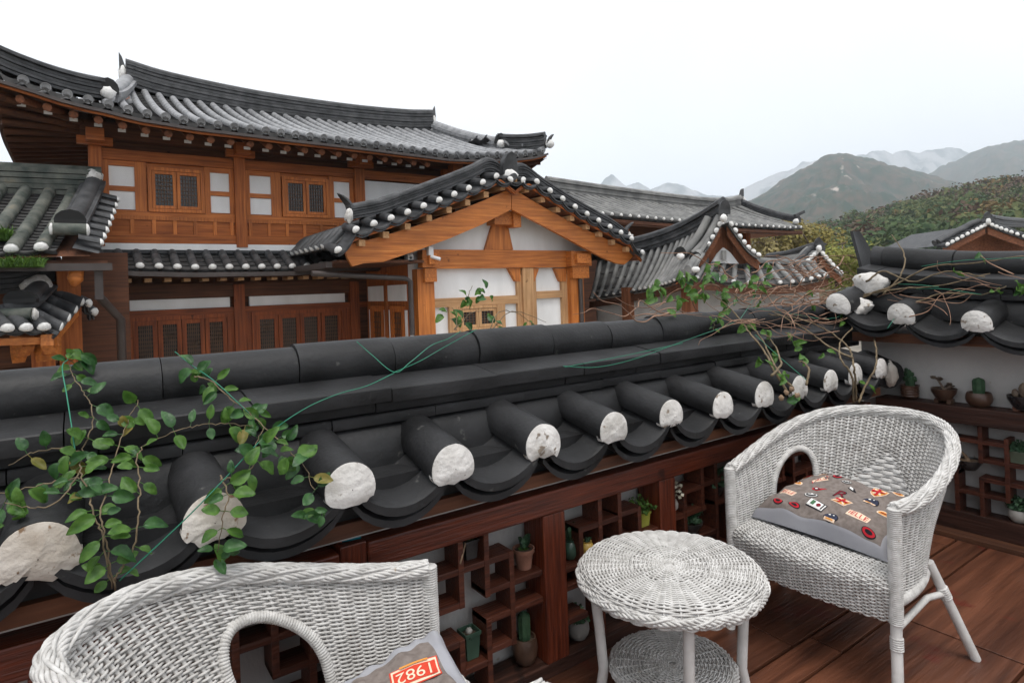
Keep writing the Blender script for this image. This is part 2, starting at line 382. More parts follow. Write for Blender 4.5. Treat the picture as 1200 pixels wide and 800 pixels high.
# ------------------------------------------------------------------ low lattice screens in front of the walls
def lattice(root, bars, fm, mt, th=.021, dep=.095, shelf=None):
    """bars: ('h', a0, a1, z) or ('v', a, z0, z1); fm(a, depth, z) -> world"""
    b = MB()
    for q in bars:
        if q[0] == 'h': a0, a1, z0, z1 = q[1] - th / 2, q[2] + th / 2, q[3] - th / 2, q[3] + th / 2; d0 = 0
        else: a0, a1, z0, z1 = q[1] - th / 2, q[1] + th / 2, q[2] - th / 2 - .001, q[3] + th / 2 + .001; d0 = -.0025
        c = [fm(a0, d0, z0), fm(a1, d0, z0), fm(a1, dep - d0, z0), fm(a0, dep - d0, z0), fm(a0, d0, z1), fm(a1, d0, z1), fm(a1, dep - d0, z1), fm(a0, dep - d0, z1)]
        b.hexa(c)
    return b.build('lattice', mt, root, bevel=.0015)
scr = thing('lattice_screen', 'long dark red wooden screen with key-pattern shelves under the front wall eave', 'screen', (1, 1.9, 0))
fm = lambda a, d, z: (a, 1.85 + d, z)
pbox('top_rail', M['w_rail'][0], scr, .705, 3.93, 1.832, 1.968, .612, .70, bevel=.006)
pbox('top_rail', M['w_rail'][0], scr, -3.1, .615, 1.832, 1.968, .600, .688, bevel=.006)
for x0, x1, zt in ((.618, .702, .705), (1.392, 1.497, .611), (2.03, 2.132, .611), (2.70, 2.80, .611), (3.36, 3.46, .611), (-.13, -.03, .599), (-.85, -.75, .599), (-1.6, -1.5, .599)):
    pbox('post', M['w_rail'][2], scr, x0, x1, 1.836, 1.965, .055, zt, bevel=.004)
pbox('baseboard', M['w_latd'][0], scr, -3.1, 3.93, 1.840, 1.97, .0, .054, bevel=.003)
P2 = [('h', .715, 1.145, .505), ('h', .93, 1.04, .39), ('v', 1.04, .39, .60), ('v', .93, .26, .39), ('v', 1.145, .395, .60), ('h', 1.145, 1.38, .40), ('v', 1.25, .19, .505), ('h', 1.145, 1.25, .505),
      ('h', 1.145, 1.38, .298), ('v', 1.145, .065, .298), ('h', 1.145, 1.25, .19), ('h', .83, 1.145, .155), ('v', 1.035, .155, .26), ('h', .83, 1.035, .26), ('v', .83, .07, .505)]
P3 = [('h', 1.585, 1.80, .507), ('v', 1.69, .40, .60), ('v', 1.80, .30, .60), ('h', 1.80, 1.915, .515), ('v', 1.915, .25, .515), ('v', 1.585, .30, .507), ('h', 1.51, 1.69, .372), ('h', 1.51, 1.69, .30),
      ('h', 1.80, 2.02, .40), ('h', 1.69, 2.02, .25), ('v', 1.69, .065, .25), ('h', 1.51, 1.6, .17), ('h', 1.80, 1.915, .16)]
P4 = [('v', 2.21, .30, .52), ('h', 2.21, 2.335, .52), ('v', 2.335, .42, .60), ('v', 2.435, .20, .60), ('h', 2.14, 2.35, .418), ('h', 2.335, 2.69, .525), ('h', 2.435, 2.69, .42), ('h', 2.14, 2.435, .29),
      ('v', 2.56, .065, .42), ('h', 2.435, 2.69, .2), ('v', 2.32, .065, .29)]
P5 = [(q[0],) + tuple(v + .66 for v in q[1:3]) + (q[3],) if q[0] == 'h' else ('v', q[1] + .66, q[2], q[3]) for q in P4]
P1 = [(q[0],) + tuple(v - .72 for v in q[1:3]) + (q[3] - .012,) if q[0] == 'h' else ('v', q[1] - .72, q[2], q[3] - .012) for q in P2]
P6 = [(q[0],) + tuple(v + 1.29 for v in q[1:3]) + (q[3],) if q[0] == 'h' else ('v', q[1] + 1.29, q[2], q[3]) for q in P4]
for pb in (P1, P2, P3, P4, P5): lattice(scr, pb, fm, M['w_lat'][0])
lattice(scr, [('v', 3.57, .065, .6), ('h', 3.47, 3.9, .42), ('h', 3.57, 3.9, .25), ('v', 3.72, .25, .6)], fm, M['w_lat'][0])
scr2 = thing('lattice_screen', 'short dark screen along the right wall with a shelf rail carrying four cactus pots', 'screen', (4.1, 0, 0))
fm2 = lambda a, d, z: (4.03 + d, a, z)
pbox('top_rail', M['w_latd'][1], scr2, 4.005, 4.143, -2.6, 1.84, .625, .722, bevel=.005)
pbox('baseboard', M['w_latd'][1], scr2, 4.022, 4.143, -2.6, 1.84, 0, .125, bevel=.003)
R1 = [('v', 1.312, .43, .62), ('h', 1.195, 1.43, .533), ('v', 1.195, .24, .56), ('h', .98, 1.312, .433), ('h', .98, 1.312, .328), ('h', 1.195, 1.43, .242), ('v', 1.312, .135, .328), ('v', 1.43, .135, .345),
      ('h', 1.43, 1.62, .345), ('v', 1.62, .135, .62), ('h', 1.43, 1.54, .533), ('v', 1.54, .43, .62), ('h', 1.54, 1.8, .433), ('v', 1.09, .135, .328), ('h', .9, 1.09, .2)]
for k in range(3):
    lattice(scr2, [(q[0],) + tuple(v - .75 * k for v in q[1:3]) + (q[3],) if q[0] == 'h' else ('v', q[1] - .75 * k, q[2], q[3]) for q in R1], fm2, M['w_lat'][1])
for y0 in (.79, .04, -.71, -1.5): pbox('post', M['w_lat'][2], scr2, 4.018, 4.143, y0, y0 + .09, .126, .624, bevel=.003)
# ------------------------------------------------------------------ tiled roofs
def dep(u, v, D):
    """a measured corner at a known distance in front of the terrace"""
    return V(0, 0, EYE) + ray(u, v) * D
def nrm(P, a, b, e=.01):
    n = (P(a + e, b) - P(a - e, b)).cross(P(a, min(1, b + e)) - P(a, max(0, b - e)))
    if n.z < 0: n = -n
    return n.normalized() if n.length > 0 else UP.copy()
def roof_slope(root, P, L, n, rad, mc, mb, end='white', b1=lambda a: 1., steps=12, course=.2, names=True, sag=.5, lip=True, mend=None, nb=5, seg=7):
    """rows of cover tiles over troughs; P(a, b): a metres along the eave, b 0 eave .. 1 ridge"""
    pit = L / n; bed = MB(); cov = MB(); ends = MB(); lips = MB()
    for i in range(n):
        c = (i + .5) * pit; B1 = b1(c)
        if B1 < .04: continue
        rows = []; m = max(2, int(steps * B1)); ln = (P(c, B1) - P(c, 0)).length; ks = max(2, int(ln / .28))
        ax = (P(c + .01, 0) - P(c - .01, 0)).normalized()
        for k in range(ks):
            for f, q in ((0, 1.0), (.96, .985), (.975, .955)):
                b = B1 * (k + f) / ks; N = nrm(P, c, b); A = (P(c + .01, b) - P(c - .01, b)).normalized(); o = P(c, b)
                rows.append([o + A * (math.cos(t) * rad * q) + N * (math.sin(t) * rad * q + rad * .25) for t in [math.pi * (-.12 + 1.24 * j / seg) for j in range(seg + 1)]])
        cov.grid(rows)
        d = (P(c, .02) - P(c, 0)).normalized(); N = nrm(P, c, 0); o = P(c, 0) + N * rad * .25
        if end == 'white':
            R = [[o - d * (rad * .55 * math.sqrt(max(0, 1 - f * f)) - .01) + ax * (math.cos(t) * rad * .98 * f) + N * ((math.sin(t) if math.sin(t) > 0 else .55 * math.sin(t)) * rad * .98 * f) for t in [2 * math.pi * j / 10 for j in range(10)]] for f in (.05, .5, .85, 1.)]
            ends.grid(R, True)
        else:
            R = [[o - d * (.012 if f < .8 else .022) + ax * (math.cos(t) * rad * 1.06 * f) + N * (math.sin(t) * rad * 1.06 * f) for t in [2 * math.pi * j / 14 for j in range(14)]] for f in (.02, .55, .75, .8, 1.0)]
            R.append([p + d * .03 for p in R[-1]]); ends.grid(R, True)
    for i in range(n + 1):
        c = i * pit
        if i == 0 or i == n: w0, w1 = (0, .5) if i == 0 else (-.5, 0)
        else: w0, w1 = -.5, .5
        B1 = min(b1(max(0, c + w0 * pit)), b1(min(L, c + w1 * pit)))
        B1 = max(B1, .0)
        if B1 < .03: continue
        ln = (P(c, B1) - P(c, 0)).length; ks = max(2, int(ln / course)); rows = []
        for k in range(ks):
            for f, up in ((0, .022), (.999, .002)):
                b = B1 * (k + f) / ks; row = []
                for j in range(nb):
                    s = lerp(w0, w1, j / (nb - 1)); N = nrm(P, c, b)
                    row.append(P(c + s * pit, b) + N * (up - sag * rad * (1 - (2 * s) ** 2)))
                rows.append(row)
        bed.grid(rows)
        if lip:
            N = nrm(P, c, 0); d = (P(c, .02) - P(c, 0)).normalized()
            for q, (dz, fo) in enumerate(((0, .012), (-.04, -.015)) if end == 'white' else ((0, .012),)):
                t0, t1 = [], []
                for j in range(7):
                    s = lerp(w0, w1, j / 6); sg = sag * rad * (1 - (2 * s) ** 2); base = P(c + s * pit, 0) - d * fo + N * (.02 - sg + dz)
                    t0.append(base); t1.append(base - N * (.025 if end == 'white' else .02 + .07 * (1 - (2 * s) ** 2)) - (d * .02 if end != 'white' else d * 0))
                lips.grid([t1, t0]); lips.grid([t0, [p + d * .05 for p in t0]])
                lips.grid([[p + d * .05 for p in t1], t1])
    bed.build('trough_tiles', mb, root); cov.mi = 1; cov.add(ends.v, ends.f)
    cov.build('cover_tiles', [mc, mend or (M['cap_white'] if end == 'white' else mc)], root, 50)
    if lips.v: lips.build('eave_lip', mb, root)
def ridge(root, path, w, h, layers, capr, mt, name='ridge', n=6, caps=(True, True), smoothp=True):
    """stacked flat courses under a half-round cap, along a path of base points"""
    P = crom(path, n) if smoothp else [Vector(p) for p in path]; b = MB(); rows = []
    for i, p in enumerate(P):
        t = (P[min(i + 1, len(P) - 1)] - P[max(i - 1, 0)]); t.z = 0; t.normalize(); s = Vector((t.y, -t.x, 0)); left = []
        pr = []
        for k in range(layers):
            z0, z1 = h * k / layers, h * (k + 1) / layers; ww = w / 2 + (.012 if k % 2 else -.004) + (.03 if k == layers - 1 else 0)
            pr += [(ww, z0 + .006), (ww, z1 - .006), (ww - .03, z1 - .004), (ww - .03, z1)]
        c = [(math.cos(a) * capr, h + math.sin(a) * capr) for a in [math.pi * j / 8 for j in range(9)]]
        sec = pr + c + [(-x, z) for x, z in reversed(pr)]
        rows.append([p + s * x + UP * z for x, z in sec])
    b.grid(rows)
    for r, fl in ((rows[0], True), (rows[-1], False)):
        m = len(r); b.add(r, [tuple(range(m)) if fl else tuple(range(m - 1, -1, -1))])
    return b.build(name, mt, root, 40)
def end_plate(root, p, d, w, h, mt, lean=.35, white=True, th=.05, plug=.8):
    """upright arched end tile facing direction d, plaster packed under it"""
    d = Vector((d[0], d[1], 0)).normalized(); s = Vector((d.y, -d.x, 0)); p = Vector(p)
    def f(b):
        out = [(-w * .5, 0), (-w * .52, h * .3), (-w * .45, h * .62), (-w * .27, h * .88), (0, h), (w * .27, h * .88), (w * .45, h * .62), (w * .52, h * .3), (w * .5, 0)]
        fr = [p + s * x + UP * z + d * (lean * z * z / h + .02) for x, z in out]; bk = [q - d * th for q in fr]
        b.add(fr, [tuple(range(9))]); b.add(bk, [tuple(range(8, -1, -1))])
        b.grid([fr + [fr[0]], bk + [bk[0]]])
    o = part('end_tile', mt, root, f)
    if white: part('end_plaster', M['cap_white'], root, lambda b: b.blob(p + d * .03 - UP * (h * .06), w * .42 * plug, 10, .3, (1, 1, .9)), 60)
    return o
def board(b, pts_top, dz, dy=.04):
    """a fascia following a curve: pts with height dz and thickness dy (vector)"""
    dy = Vector(dy) if not isinstance(dy, float) else Vector((0, dy, 0))
    t = [Vector(p) for p in pts_top]; u = [p - UP * dz for p in t]
    b.grid([u, t, [p + dy for p in t], [p + dy for p in u], u])
    for k, fl in ((0, 1), (-1, 0)):
        q = [u[k], t[k], t[k] + dy, u[k] + dy]; b.add(q if fl else q[::-1], [(0, 1, 2, 3)])
def lattice_window(root, x0, x1, z0, z1, y, leaves, mw, fr=.06, lf=.055, bars=(6, 8), name='window', ax='x', dense=True):
    """window in a wall facing -y (or -x): frame, leaves with fine lattice over dark glass"""
    def bx(b, a0, a1, d0, d1, q0, q1):
        if ax == 'x': b.box(a0, a1, y + d0, y + d1, q0, q1)
        else: b.box(y + d0, y + d1, a0, a1, q0, q1)
    vi, hi, zi = (2, 0, 1) if ax == 'x' else (2, 1, 0)
    def frame(b):
        bx(b, x0, x0 + fr, -.05, .03, z0, z1); bx(b, x1 - fr, x1, -.05, .03, z0, z1)
        bx(b, x0 + fr, x1 - fr, -.047, .03, z1 - fr, z1); bx(b, x0 + fr, x1 - fr, -.047, .03, z0, z0 + fr)
    win = part(name, mw[2], root, frame)
    w = (x1 - x0 - 2 * fr) / leaves
    for k in range(leaves):
        a0, a1 = x0 + fr + w * k + .006, x0 + fr + w * (k + 1) - .006; q0, q1 = z0 + fr + .006, z1 - fr - .006
        def leaf(b):
            bx(b, a0, a0 + lf, -.035, .0, q0, q1); bx(b, a1 - lf, a1, -.035, .0, q0, q1)
            bx(b, a0 + lf, a1 - lf, -.033, .0, q1 - lf, q1); bx(b, a0 + lf, a1 - lf, -.033, .0, q0, q0 + lf)
        lo = part('shutter_leaf', mw[2], win, leaf)
        def fine(b):
            i0, i1, j0, j1 = a0 + lf, a1 - lf, q0 + lf, q1 - lf
            nv, nh = bars
            for i in range(1, nv): c = lerp(i0, i1, i / nv); bx(b, c - .0075, c + .0075, -.018, -.004, j0, j1)
            for i in range(1, nh): c = lerp(j0, j1, i / nh); bx(b, i0, i1, -.016, -.006, c - .0075, c + .0075)
        part('fine_lattice', M['lattice_dark'], win, fine)
        def pane(b): bx(b, a0 + lf - .01, a1 - lf + .01, .004, .008, q0 + lf - .01, q1 - lf + .01)
        part('pane', M['pane'], win, pane)
    return win

# ------------------------------------------------------------------ two-storey hall
hall = thing('timber_hall', 'large two-storey timber hall with an upswept grey tiled roof and lattice windows', 'traditional house', (4, 13, -1.4))
HY, EY, RY = 13.0, 11.8, 15.5
etab = [(p.x, p.z) for p in [at(u, v, Y=EY) for u, v in ((-14, 80), (6.5, 87.5), (32, 95), (56, 103), (75, 109), (101, 115.6), (125, 121), (146, 126.5), (167, 131.5), (189, 135), (229, 142), (287, 149), (340, 156), (374, 160), (430, 167), (487, 174.5), (527, 180), (562, 181), (607, 180), (625, 178), (640, 174))]]
etab = [(x, z - .03) for x, z in etab]
HX0, HX1 = etab[0][0], etab[-1][0]; HL = HX1 - HX0
rp = [at(u, v, Y=RY) for u, v in ((147, 68), (200, 84), (300, 105), (400, 120), (470, 127), (505, 128))]
GX0, GX1 = rp[0].x, rp[-1].x
rtab = [(p.x, p.z - .62) for p in rp]
def hallP(a, b):
    x = HX0 + a; ze = interp(x, etab); zr = interp(x, rtab) if GX0 < x < GX1 else (rtab[0][1] if x <= GX0 else rtab[-1][1])
    zr = lerp(interp(max(GX0, min(GX1, x)), rtab), 6.0, .35)
    mid = 4.5; up = ze - mid; g = .82 * b + .18 * b * b
    return V(x, EY + (RY - EY) * b - .12 * max(0, up), mid + up * (1 - b) ** 2 + (zr - mid) * g)
def hb1(a):
    x = HX0 + a; gl = GX0 - HX0; gr = HX1 - GX1
    d, g = (GX0 - x, gl) if x < GX0 else (x - GX1, gr)
    return 1. if d <= 0 else lerp(1, .36, d / .42) if d < .42 else .36 * (g - d) / (g - .42)
roof = tag(bpy.data.objects.new('roof', None)); COL.objects.link(roof); roof.parent = hall
NH = int(round(HL / .268))
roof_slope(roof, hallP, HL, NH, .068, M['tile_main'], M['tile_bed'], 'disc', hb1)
def hallB(a, b):
    p = hallP(a, b); return V(p.x, 2 * RY - p.y, p.z)
def hallside(s):
    X0 = HX0 if s < 0 else HX1; G = (GX0 - HX0) if s < 0 else (HX1 - GX1); W = 2 * (RY - EY)
    def Pn(a, b):
        t = a / W; mid = 4.5; e = etab[0][1] if s < 0 else etab[-1][1]
        k = max(0, 1 - min(t, 1 - t) / .30) ** 2; ze = mid + (e - mid) * k
        return V(X0 - s * G * b, EY + a, ze + (1 - b) * 0 + .78 * b * 1.0 - (ze - mid) * b * .6)
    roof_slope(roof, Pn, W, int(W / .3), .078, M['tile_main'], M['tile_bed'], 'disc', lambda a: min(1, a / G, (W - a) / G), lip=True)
    return Pn
sL = hallside(-1); sR = hallside(1)
part('rear_slope', M['tile_bed'], roof, lambda b: b.grid([[hallB(HL * k / 30, hb1(max(.01, min(HL - .01, HL * k / 30))) * j / 6) for k in range(31)] for j in range(7)]))
ridge(roof, [V(p.x, RY, p.z - .62) for p in rp], .26, .52, 7, .085, M['tile_dark'])
for p, s in ((rp[0], -1), (rp[-1], 1)):
    part('ridge_horn', M['tile_dark'], roof, lambda b: b.hexa([(p.x, RY - .07, p.z - .25), (p.x + s * .12, RY - .07, p.z - .3), (p.x + s * .12, RY + .07, p.z - .3), (p.x, RY + .07, p.z - .25), (p.x + s * .07, RY - .05, p.z + .0), (p.x + s * .12, RY - .02, p.z + .1), (p.x + s * .12, RY + .02, p.z + .1), (p.x + s * .07, RY + .05, p.z + .0)]))
    part('end_plaster', M['cap_white'], roof, lambda b: b.blob((p.x + s * .06, RY, p.z - .34), .14, 10, .3, (.6, .9, 1.4)), 60)
    a0 = p.x - HX0
    # descending ridge, then the hip ridge sweeping up to the corner
    dp = [hallP(a0 + s * .42 * (.93 - q) / .66, q) + UP * .03 for q in (.93, .7, .48, .27)]
    ridge(roof, dp, .26, .20, 2, .12, M['tile_main'], 'descending_ridge', 4)
    end_plate(roof, dp[-1] + V(s * .02, -.07, .14), (0, -1), .32, .26, M['black'], .1, True, plug=.9)
    part('end_tile', M['tile_main'], roof, lambda b: b.tube([dp[-1] + V(0, -.12, .06), dp[-1] + V(0, .1, .06)], .085, 12), 60)
    cx = HX0 if s < 0 else HX1
    a1 = a0 + s * .42; hp = [hallP(lerp(a1, (0 if s < 0 else HL), q), .30 * (1 - q)) + UP * .04 for q in (0.05, .3, .55, .8, .97)]
    ridge(roof, hp, .2, .34, 6, .06, M['tile_dark'], 'hip_ridge', 5)
    e = hp[-1]; end_plate(roof, e + V(s * .05, -.05, .1), (s, -1), .2, .22, M['tile_dark'], .6, True, plug=1.4)
    # gable end wall between the descending ridges
    part('gable_wall', M['w_red'][2], roof, lambda b: b.add([(p.x, RY - 1.5, 5.3), (p.x, RY + 1.5, 5.3), (p.x, RY, p.z - .5)], [(0, 1, 2)]))
# eave boards, soffit, rafters
fas = [hallP(HL * k / 60, 0) + V(0, .03, -.11) for k in range(61)]
part('eave_board', M['w_red'][0], roof, lambda b: board(b, fas, .07, .05))
part('gutter', M['gutter'], roof, lambda b: board(b, [p + V(0, -.07, .015) for p in fas], .05, .06))
def soffit(b):
    b.grid([[hallP(HL * k / 40, q) - UP * (.20 + .02 * q) + V(0, .05, 0) for k in range(41)] for q in (0, .2, .34, .5)])
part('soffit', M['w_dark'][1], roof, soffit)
for s, Pn in ((-1, sL), (1, sR)):
    W = 2 * (RY - EY)
    part('eave_board', M['w_dark'][1], roof, lambda b: board(b, [Pn(W * k / 30, 0) + V(-s * .03, 0, -.11) for k in range(31)], .08, (-s * .05, 0, 0)))
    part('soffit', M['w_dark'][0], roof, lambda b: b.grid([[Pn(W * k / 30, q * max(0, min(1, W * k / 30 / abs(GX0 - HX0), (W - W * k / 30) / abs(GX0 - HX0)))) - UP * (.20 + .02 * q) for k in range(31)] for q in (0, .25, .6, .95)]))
    for k in range(20):
        y = EY + .2 + k * .36; t = (y - EY)
        a = Pn(t, .03) - UP * .24; fan = max(0, 1.9 - t) if t < 1.9 else 0
        part('rafter', M['w_dark'][0], roof, lambda b: b.tube([a, V((HX0 if s < 0 else HX1) - s * 1.95, max(y, EY + 1.25 + fan * .25), 4.52)], .06, 8), 60)
for k in range(NH // 2 + 3):
    x = HX0 + .35 + k * .33
    if x > HX1 - .3: break
    wx = max(.0, min(8.9, x)); q = hallP(x - HX0, .03)
    part('rafter', M['w_mid'][1], roof, lambda b: b.tube([q + V(0, .03, -.27), V(lerp(x, wx, .8), HY + .1, 4.78)], .065, 8), 60)
    part('rafter_end', M['cap_white'], roof, lambda b: b.box(q.x - .055, q.x + .055, q.y + .30, q.y + .33, q.z - .31, q.z - .26)) if k % 1 == 0 else None
# upper wall
WX0, WX1 = .18, 9.2
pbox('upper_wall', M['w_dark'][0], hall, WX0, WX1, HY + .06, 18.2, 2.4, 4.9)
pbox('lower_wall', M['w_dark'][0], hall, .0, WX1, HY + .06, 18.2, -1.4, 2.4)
def hrect(name, m, x0, x1, z0, z1, d, root=hall): return pbox(name, m, root, x0, x1, HY - d, HY + .06, z0, z1)
cols = [(.16, .36), (2.50, 2.70), (4.93, 5.15), (7.2, 7.4), (9.05, 9.25)]
for x0, x1 in cols:
    hrect('column', M['w_red'][2], x0, x1, 2.46, 4.2, .16)
    part('bracket', M['w_red'][0], hall, lambda b: (b.box(x0 - .16, x1 + .16, HY - .3, HY - .165, 4.2, 4.33), b.box(x0 - .03, x1 + .03, HY - .55, HY - .3, 4.22, 4.42)))
hrect('tie_beam', M['w_red'][0], .36, WX1, 4.0, 4.19, .09)
hrect('purlin_beam', M['w_dark'][0], .05, WX1, 4.34, 4.62, .22)
hrect('sill_beam', M['w_red'][0], .36, WX1, 2.52, 2.69, .10)
pbox('base_strip', M['wall_white'], hall, .2, WX1, HY - .13, HY + .06, 2.40, 2.515)
for bi, (c0, c1) in enumerate(((.36, 2.50), (2.70, 4.93))):
    o = c0 - .36; k = (c1 - c0) / 2.14
    f = lambda x: c0 + (x - .36) * k
    hrect('apron_board', M['w_red'][0], c0, c1, 2.692, 2.97, .03)
    part('apron_ribs', M['w_shut'][2], hall, lambda b: [b.box(f(x) - .03, f(x) + .03, HY - .055, HY - .031, 2.695, 2.95) for x in (.44, .78, 1.12, 1.46, 1.80, 2.14, 2.44)] + [b.box(c0, c1, HY - .058, HY - .031, 2.951, 3.02)])
    hrect('mid_rail', M['w_shut'][0], c0, c1, 3.021, 3.10, .06)
    hrect('window_wall', M['w_shut'][0], c0, c1, 3.101, 4.0, .0)
    for x0, x1 in ((f(.36), f(.45)), (f(.84), f(1.02)), (f(1.98), f(2.08)), (f(2.42), c1)):
        hrect('stud', M['w_shut'][2], x0, x1, 3.101, 3.998, .055)
    for x0, x1 in ((f(.45), f(.84)), (f(2.08), f(2.42))):
        hrect('infill_panel', M['wall_white'], x0, x1, 3.13, 3.455, .02); hrect('infill_panel', M['wall_white'], x0, x1, 3.545, 3.90, .02)
        hrect('rail', M['w_shut'][0], x0, x1, 3.457, 3.543, .05); hrect('rail', M['w_shut'][0], x0, x1, 3.902, 3.998, .05)
    lattice_window(hall, f(1.04), f(1.97), 3.10, 3.92, HY - .04, 2, M['w_shut'])
hrect('infill_panel', M['wall_white'], 5.2, 7.18, 3.3, 3.97, .03); hrect('infill_panel', M['wall_white'], 7.45, 9.0, 3.3, 3.97, .03)
hrect('rail', M['w_red'][0], 5.15, 9.05, 3.08, 3.28, .06)
# pent roof between the storeys
ptab = [(0, 2.13), (.5, 2.06), (1.5, 2.02), (3.1, 2.02), (3.6, 2.03), (4.2, 2.10)]
def pentP(a, b): return V(a + .12, 12.2 + .78 * b, interp(a, ptab) + (2.37 - interp(a, ptab)) * (.85 * b + .15 * b * b))
roof_slope(hall, pentP, 6.2, 22, .075, M['tile_dark'], M['tile_bed'], 'white', mend=M['cap_white'])
part('flashing_course', M['tile_dark'], hall, lambda b: b.tube([(.15, 12.93, 2.36), (9, 12.93, 2.36)], .05, 10), 60)
pb = [pentP(6.2 * k / 20, 0) + V(0, .02, -.10) for k in range(21)]
part('gutter', M['gutter'], hall, lambda b: board(b, [p + V(0, -.09, .03) for p in pb], .08, .08))
part('eave_board', M['w_dark'][0], hall, lambda b: board(b, pb, .07, .06))
part('soffit', M['w_dark'][1], hall, lambda b: b.grid([[pentP(6.2 * k / 10, q) - UP * (.17 + .05 * q) for k in range(11)] for q in (0, 1)]))
for k in range(15):
    x = .35 + k * .3; part('rafter_end', M['w_pale'][1], hall, lambda b: b.box(x - .055, x + .055, 12.32, 12.7, 1.80, 1.865))
part('drain_pipe', M['gutter'], hall, lambda b: (b.tube([(.16, 12.22, 1.95), (.19, 12.3, 1.75), (.42, 12.7, 1.5), (.42, 12.72, 1.3), (.42, 12.72, -1.4)], .045, 10)), 60)
# lower storey
for x0, x1 in ((.30, .50), (2.42, 2.62), (4.75, 4.95)): hrect('column', M['w_door'][2], x0, x1, -1.4, 1.74, .12)
hrect('tie_beam', M['w_dark'][0], .3, 9, 1.5, 1.78, .07); hrect('tie_beam', M['w_door'][0], .5, 9, 1.18, 1.30, .07)
for x0, x1 in ((.70, 2.36), (2.72, 4.66)):
    hrect('transom_panel', M['wall_white'], x0, x1, 1.305, 1.495, .03)
lattice_window(hall, .66, 2.36, -.3, 1.18, HY - .04, 4, M['w_door'], .07, .075, (7, 16), 'door_window')
lattice_window(hall, 2.74, 4.62, -.3, 1.18, HY - .04, 4, M['w_door'], .07, .075, (7, 16), 'door_window')
for x0, x1 in ((.5, .66), (2.36, 2.42), (2.62, 2.74), (4.62, 4.75)): hrect('stud', M['w_door'][2], x0, x1, -1.4, 1.178, .05)
hrect('door_apron', M['w_red'][0], .5, 4.75, -1.4, -.31, .03)

# ------------------------------------------------------------------ gabled wing
wing = thing('gabled_wing', 'gabled timber wing with orange bargeboards and white plaster, just beyond the terrace wall', 'traditional house', (7, 11, -1.4))
z2 = lambda x, y, Y: at(340 + x / 2.6667, 100 + y / 2.6667, Y=Y)
z5 = lambda x, y, Y: at(440 + x / 4.2857, 220 + y / 4.2857, Y=Y)
FY, BY, WY = 9.78, 10.02, 10.52
lt = [z2(x, y, FY) for x, y in ((208, 455), (255, 440), (310, 422), (360, 405), (410, 385), (458, 367), (502, 350), (545, 333), (585, 315), (628, 298), (665, 278), (705, 262))]
rtl = [z2(x, y, FY) for x, y in ((745, 287), (812, 333), (850, 357), (882, 378), (915, 398), (948, 417), (980, 435), (1013, 453), (1040, 467), (1072, 485))]
rkt = sorted([(p.x, p.z) for p in lt + rtl])
AX = 7.06
rkt = [(AX - 3.62, 2.165)] + [q for q in rkt if abs(q[0] - AX) > .15] + [(AX, 3.46), (AX + 3.62, 2.0)]
rkt.sort()
def rz(x): return interp(x, rkt)
# rake tiles pointing forward
bc, be, bb = MB(), MB(), MB()
xs = [AX - .16 - k * .315 for k in range(12)] + [AX + .16 + k * .33 for k in range(11)]
wr = thing('x', None, None); wr.name = 'roof'; wr.parent = wing; wr.location = (0, 0, 0)
for x in xs:
    def Pq(a, b, x=x): return V(x + a, FY + b * .5, rz(x + a) + .02 + .10 * b)
    c = Pq(0, 0); ax = (Pq(.05, 0) - Pq(-.05, 0)).normalized(); N = ax.cross(V(0, 1, .2)).normalized(); N = N if N.z > 0 else -N; r = .076
    bc.grid([[Pq(0, b) + ax * math.cos(t) * r + N * math.sin(t) * r for t in [math.pi * (-.1 + 1.2 * j / 8) for j in range(9)]] for b in (0, 1)])
    be.grid([[c - V(0, 1, 0) * (.035 * math.sqrt(1 - f * f) - .008) + ax * math.cos(t) * r * .97 * f + N * (math.sin(t) if math.sin(t) > 0 else .5 * math.sin(t)) * r * .97 * f for t in [2 * math.pi * j / 12 for j in range(12)]] for f in (.05, .5, .85, 1)], True)
for xa, xb in list(zip(xs[:12], xs[1:12])) + list(zip(xs[12:], xs[13:])) + [(xs[0], xs[12])]:
    for dz, fo in ((0, 0), (-.04, .03)):
        top = [V(lerp(xa, xb, k / 8), FY + fo, lerp(rz(xa), rz(xb), k / 8) - .01 + dz - .07 * (1 - (2 * k / 8 - 1) ** 2)) for k in range(9)]
        if (xa, xb) == (xs[0], xs[12]): top = [p + UP * .05 for p in top]
        bk = [p + V(0, .45, .09) for p in top]; lo = [p - UP * .03 for p in top]
        bb.grid([[p + V(0, .4, .07) for p in lo], lo, top, bk])
bc.mi = 1; bc.add(be.v, be.f); bc.build('rake_tiles', [M['tile_dark'], M['cap_white']], wr, 50); bb.build('trough_tiles', M['tile_dark'], wr)
# rake ridges on both slopes, stepping up to the finial
for s, x1 in ((-1, AX - 3.25), (1, AX + 3.35)):
    pth = [V(lerp(AX + s * .02, x1, q), FY + .42, rz(lerp(AX + s * .02, x1, q)) + (.16 if q > .02 else .18) + (.05 if q > .98 else 0)) for q in (0, .12, .25, .4, .55, .7, .85, 1)]
    ridge(wr, pth, .2, .22, 5, .062, M['tile_dark'], 'rake_ridge', 4)
    e = pth[-1]; end_plate(wr, e + V(0, 0, .18), (s, -.25), .17, .26, M['tile_dark'], .9, False)
    part('end_plaster', M['plaster'], wr, lambda b: b.blob(e + V(s * .06, -.1, .06), .095, 12, .5, (.8, .8, 1.35)), 60)
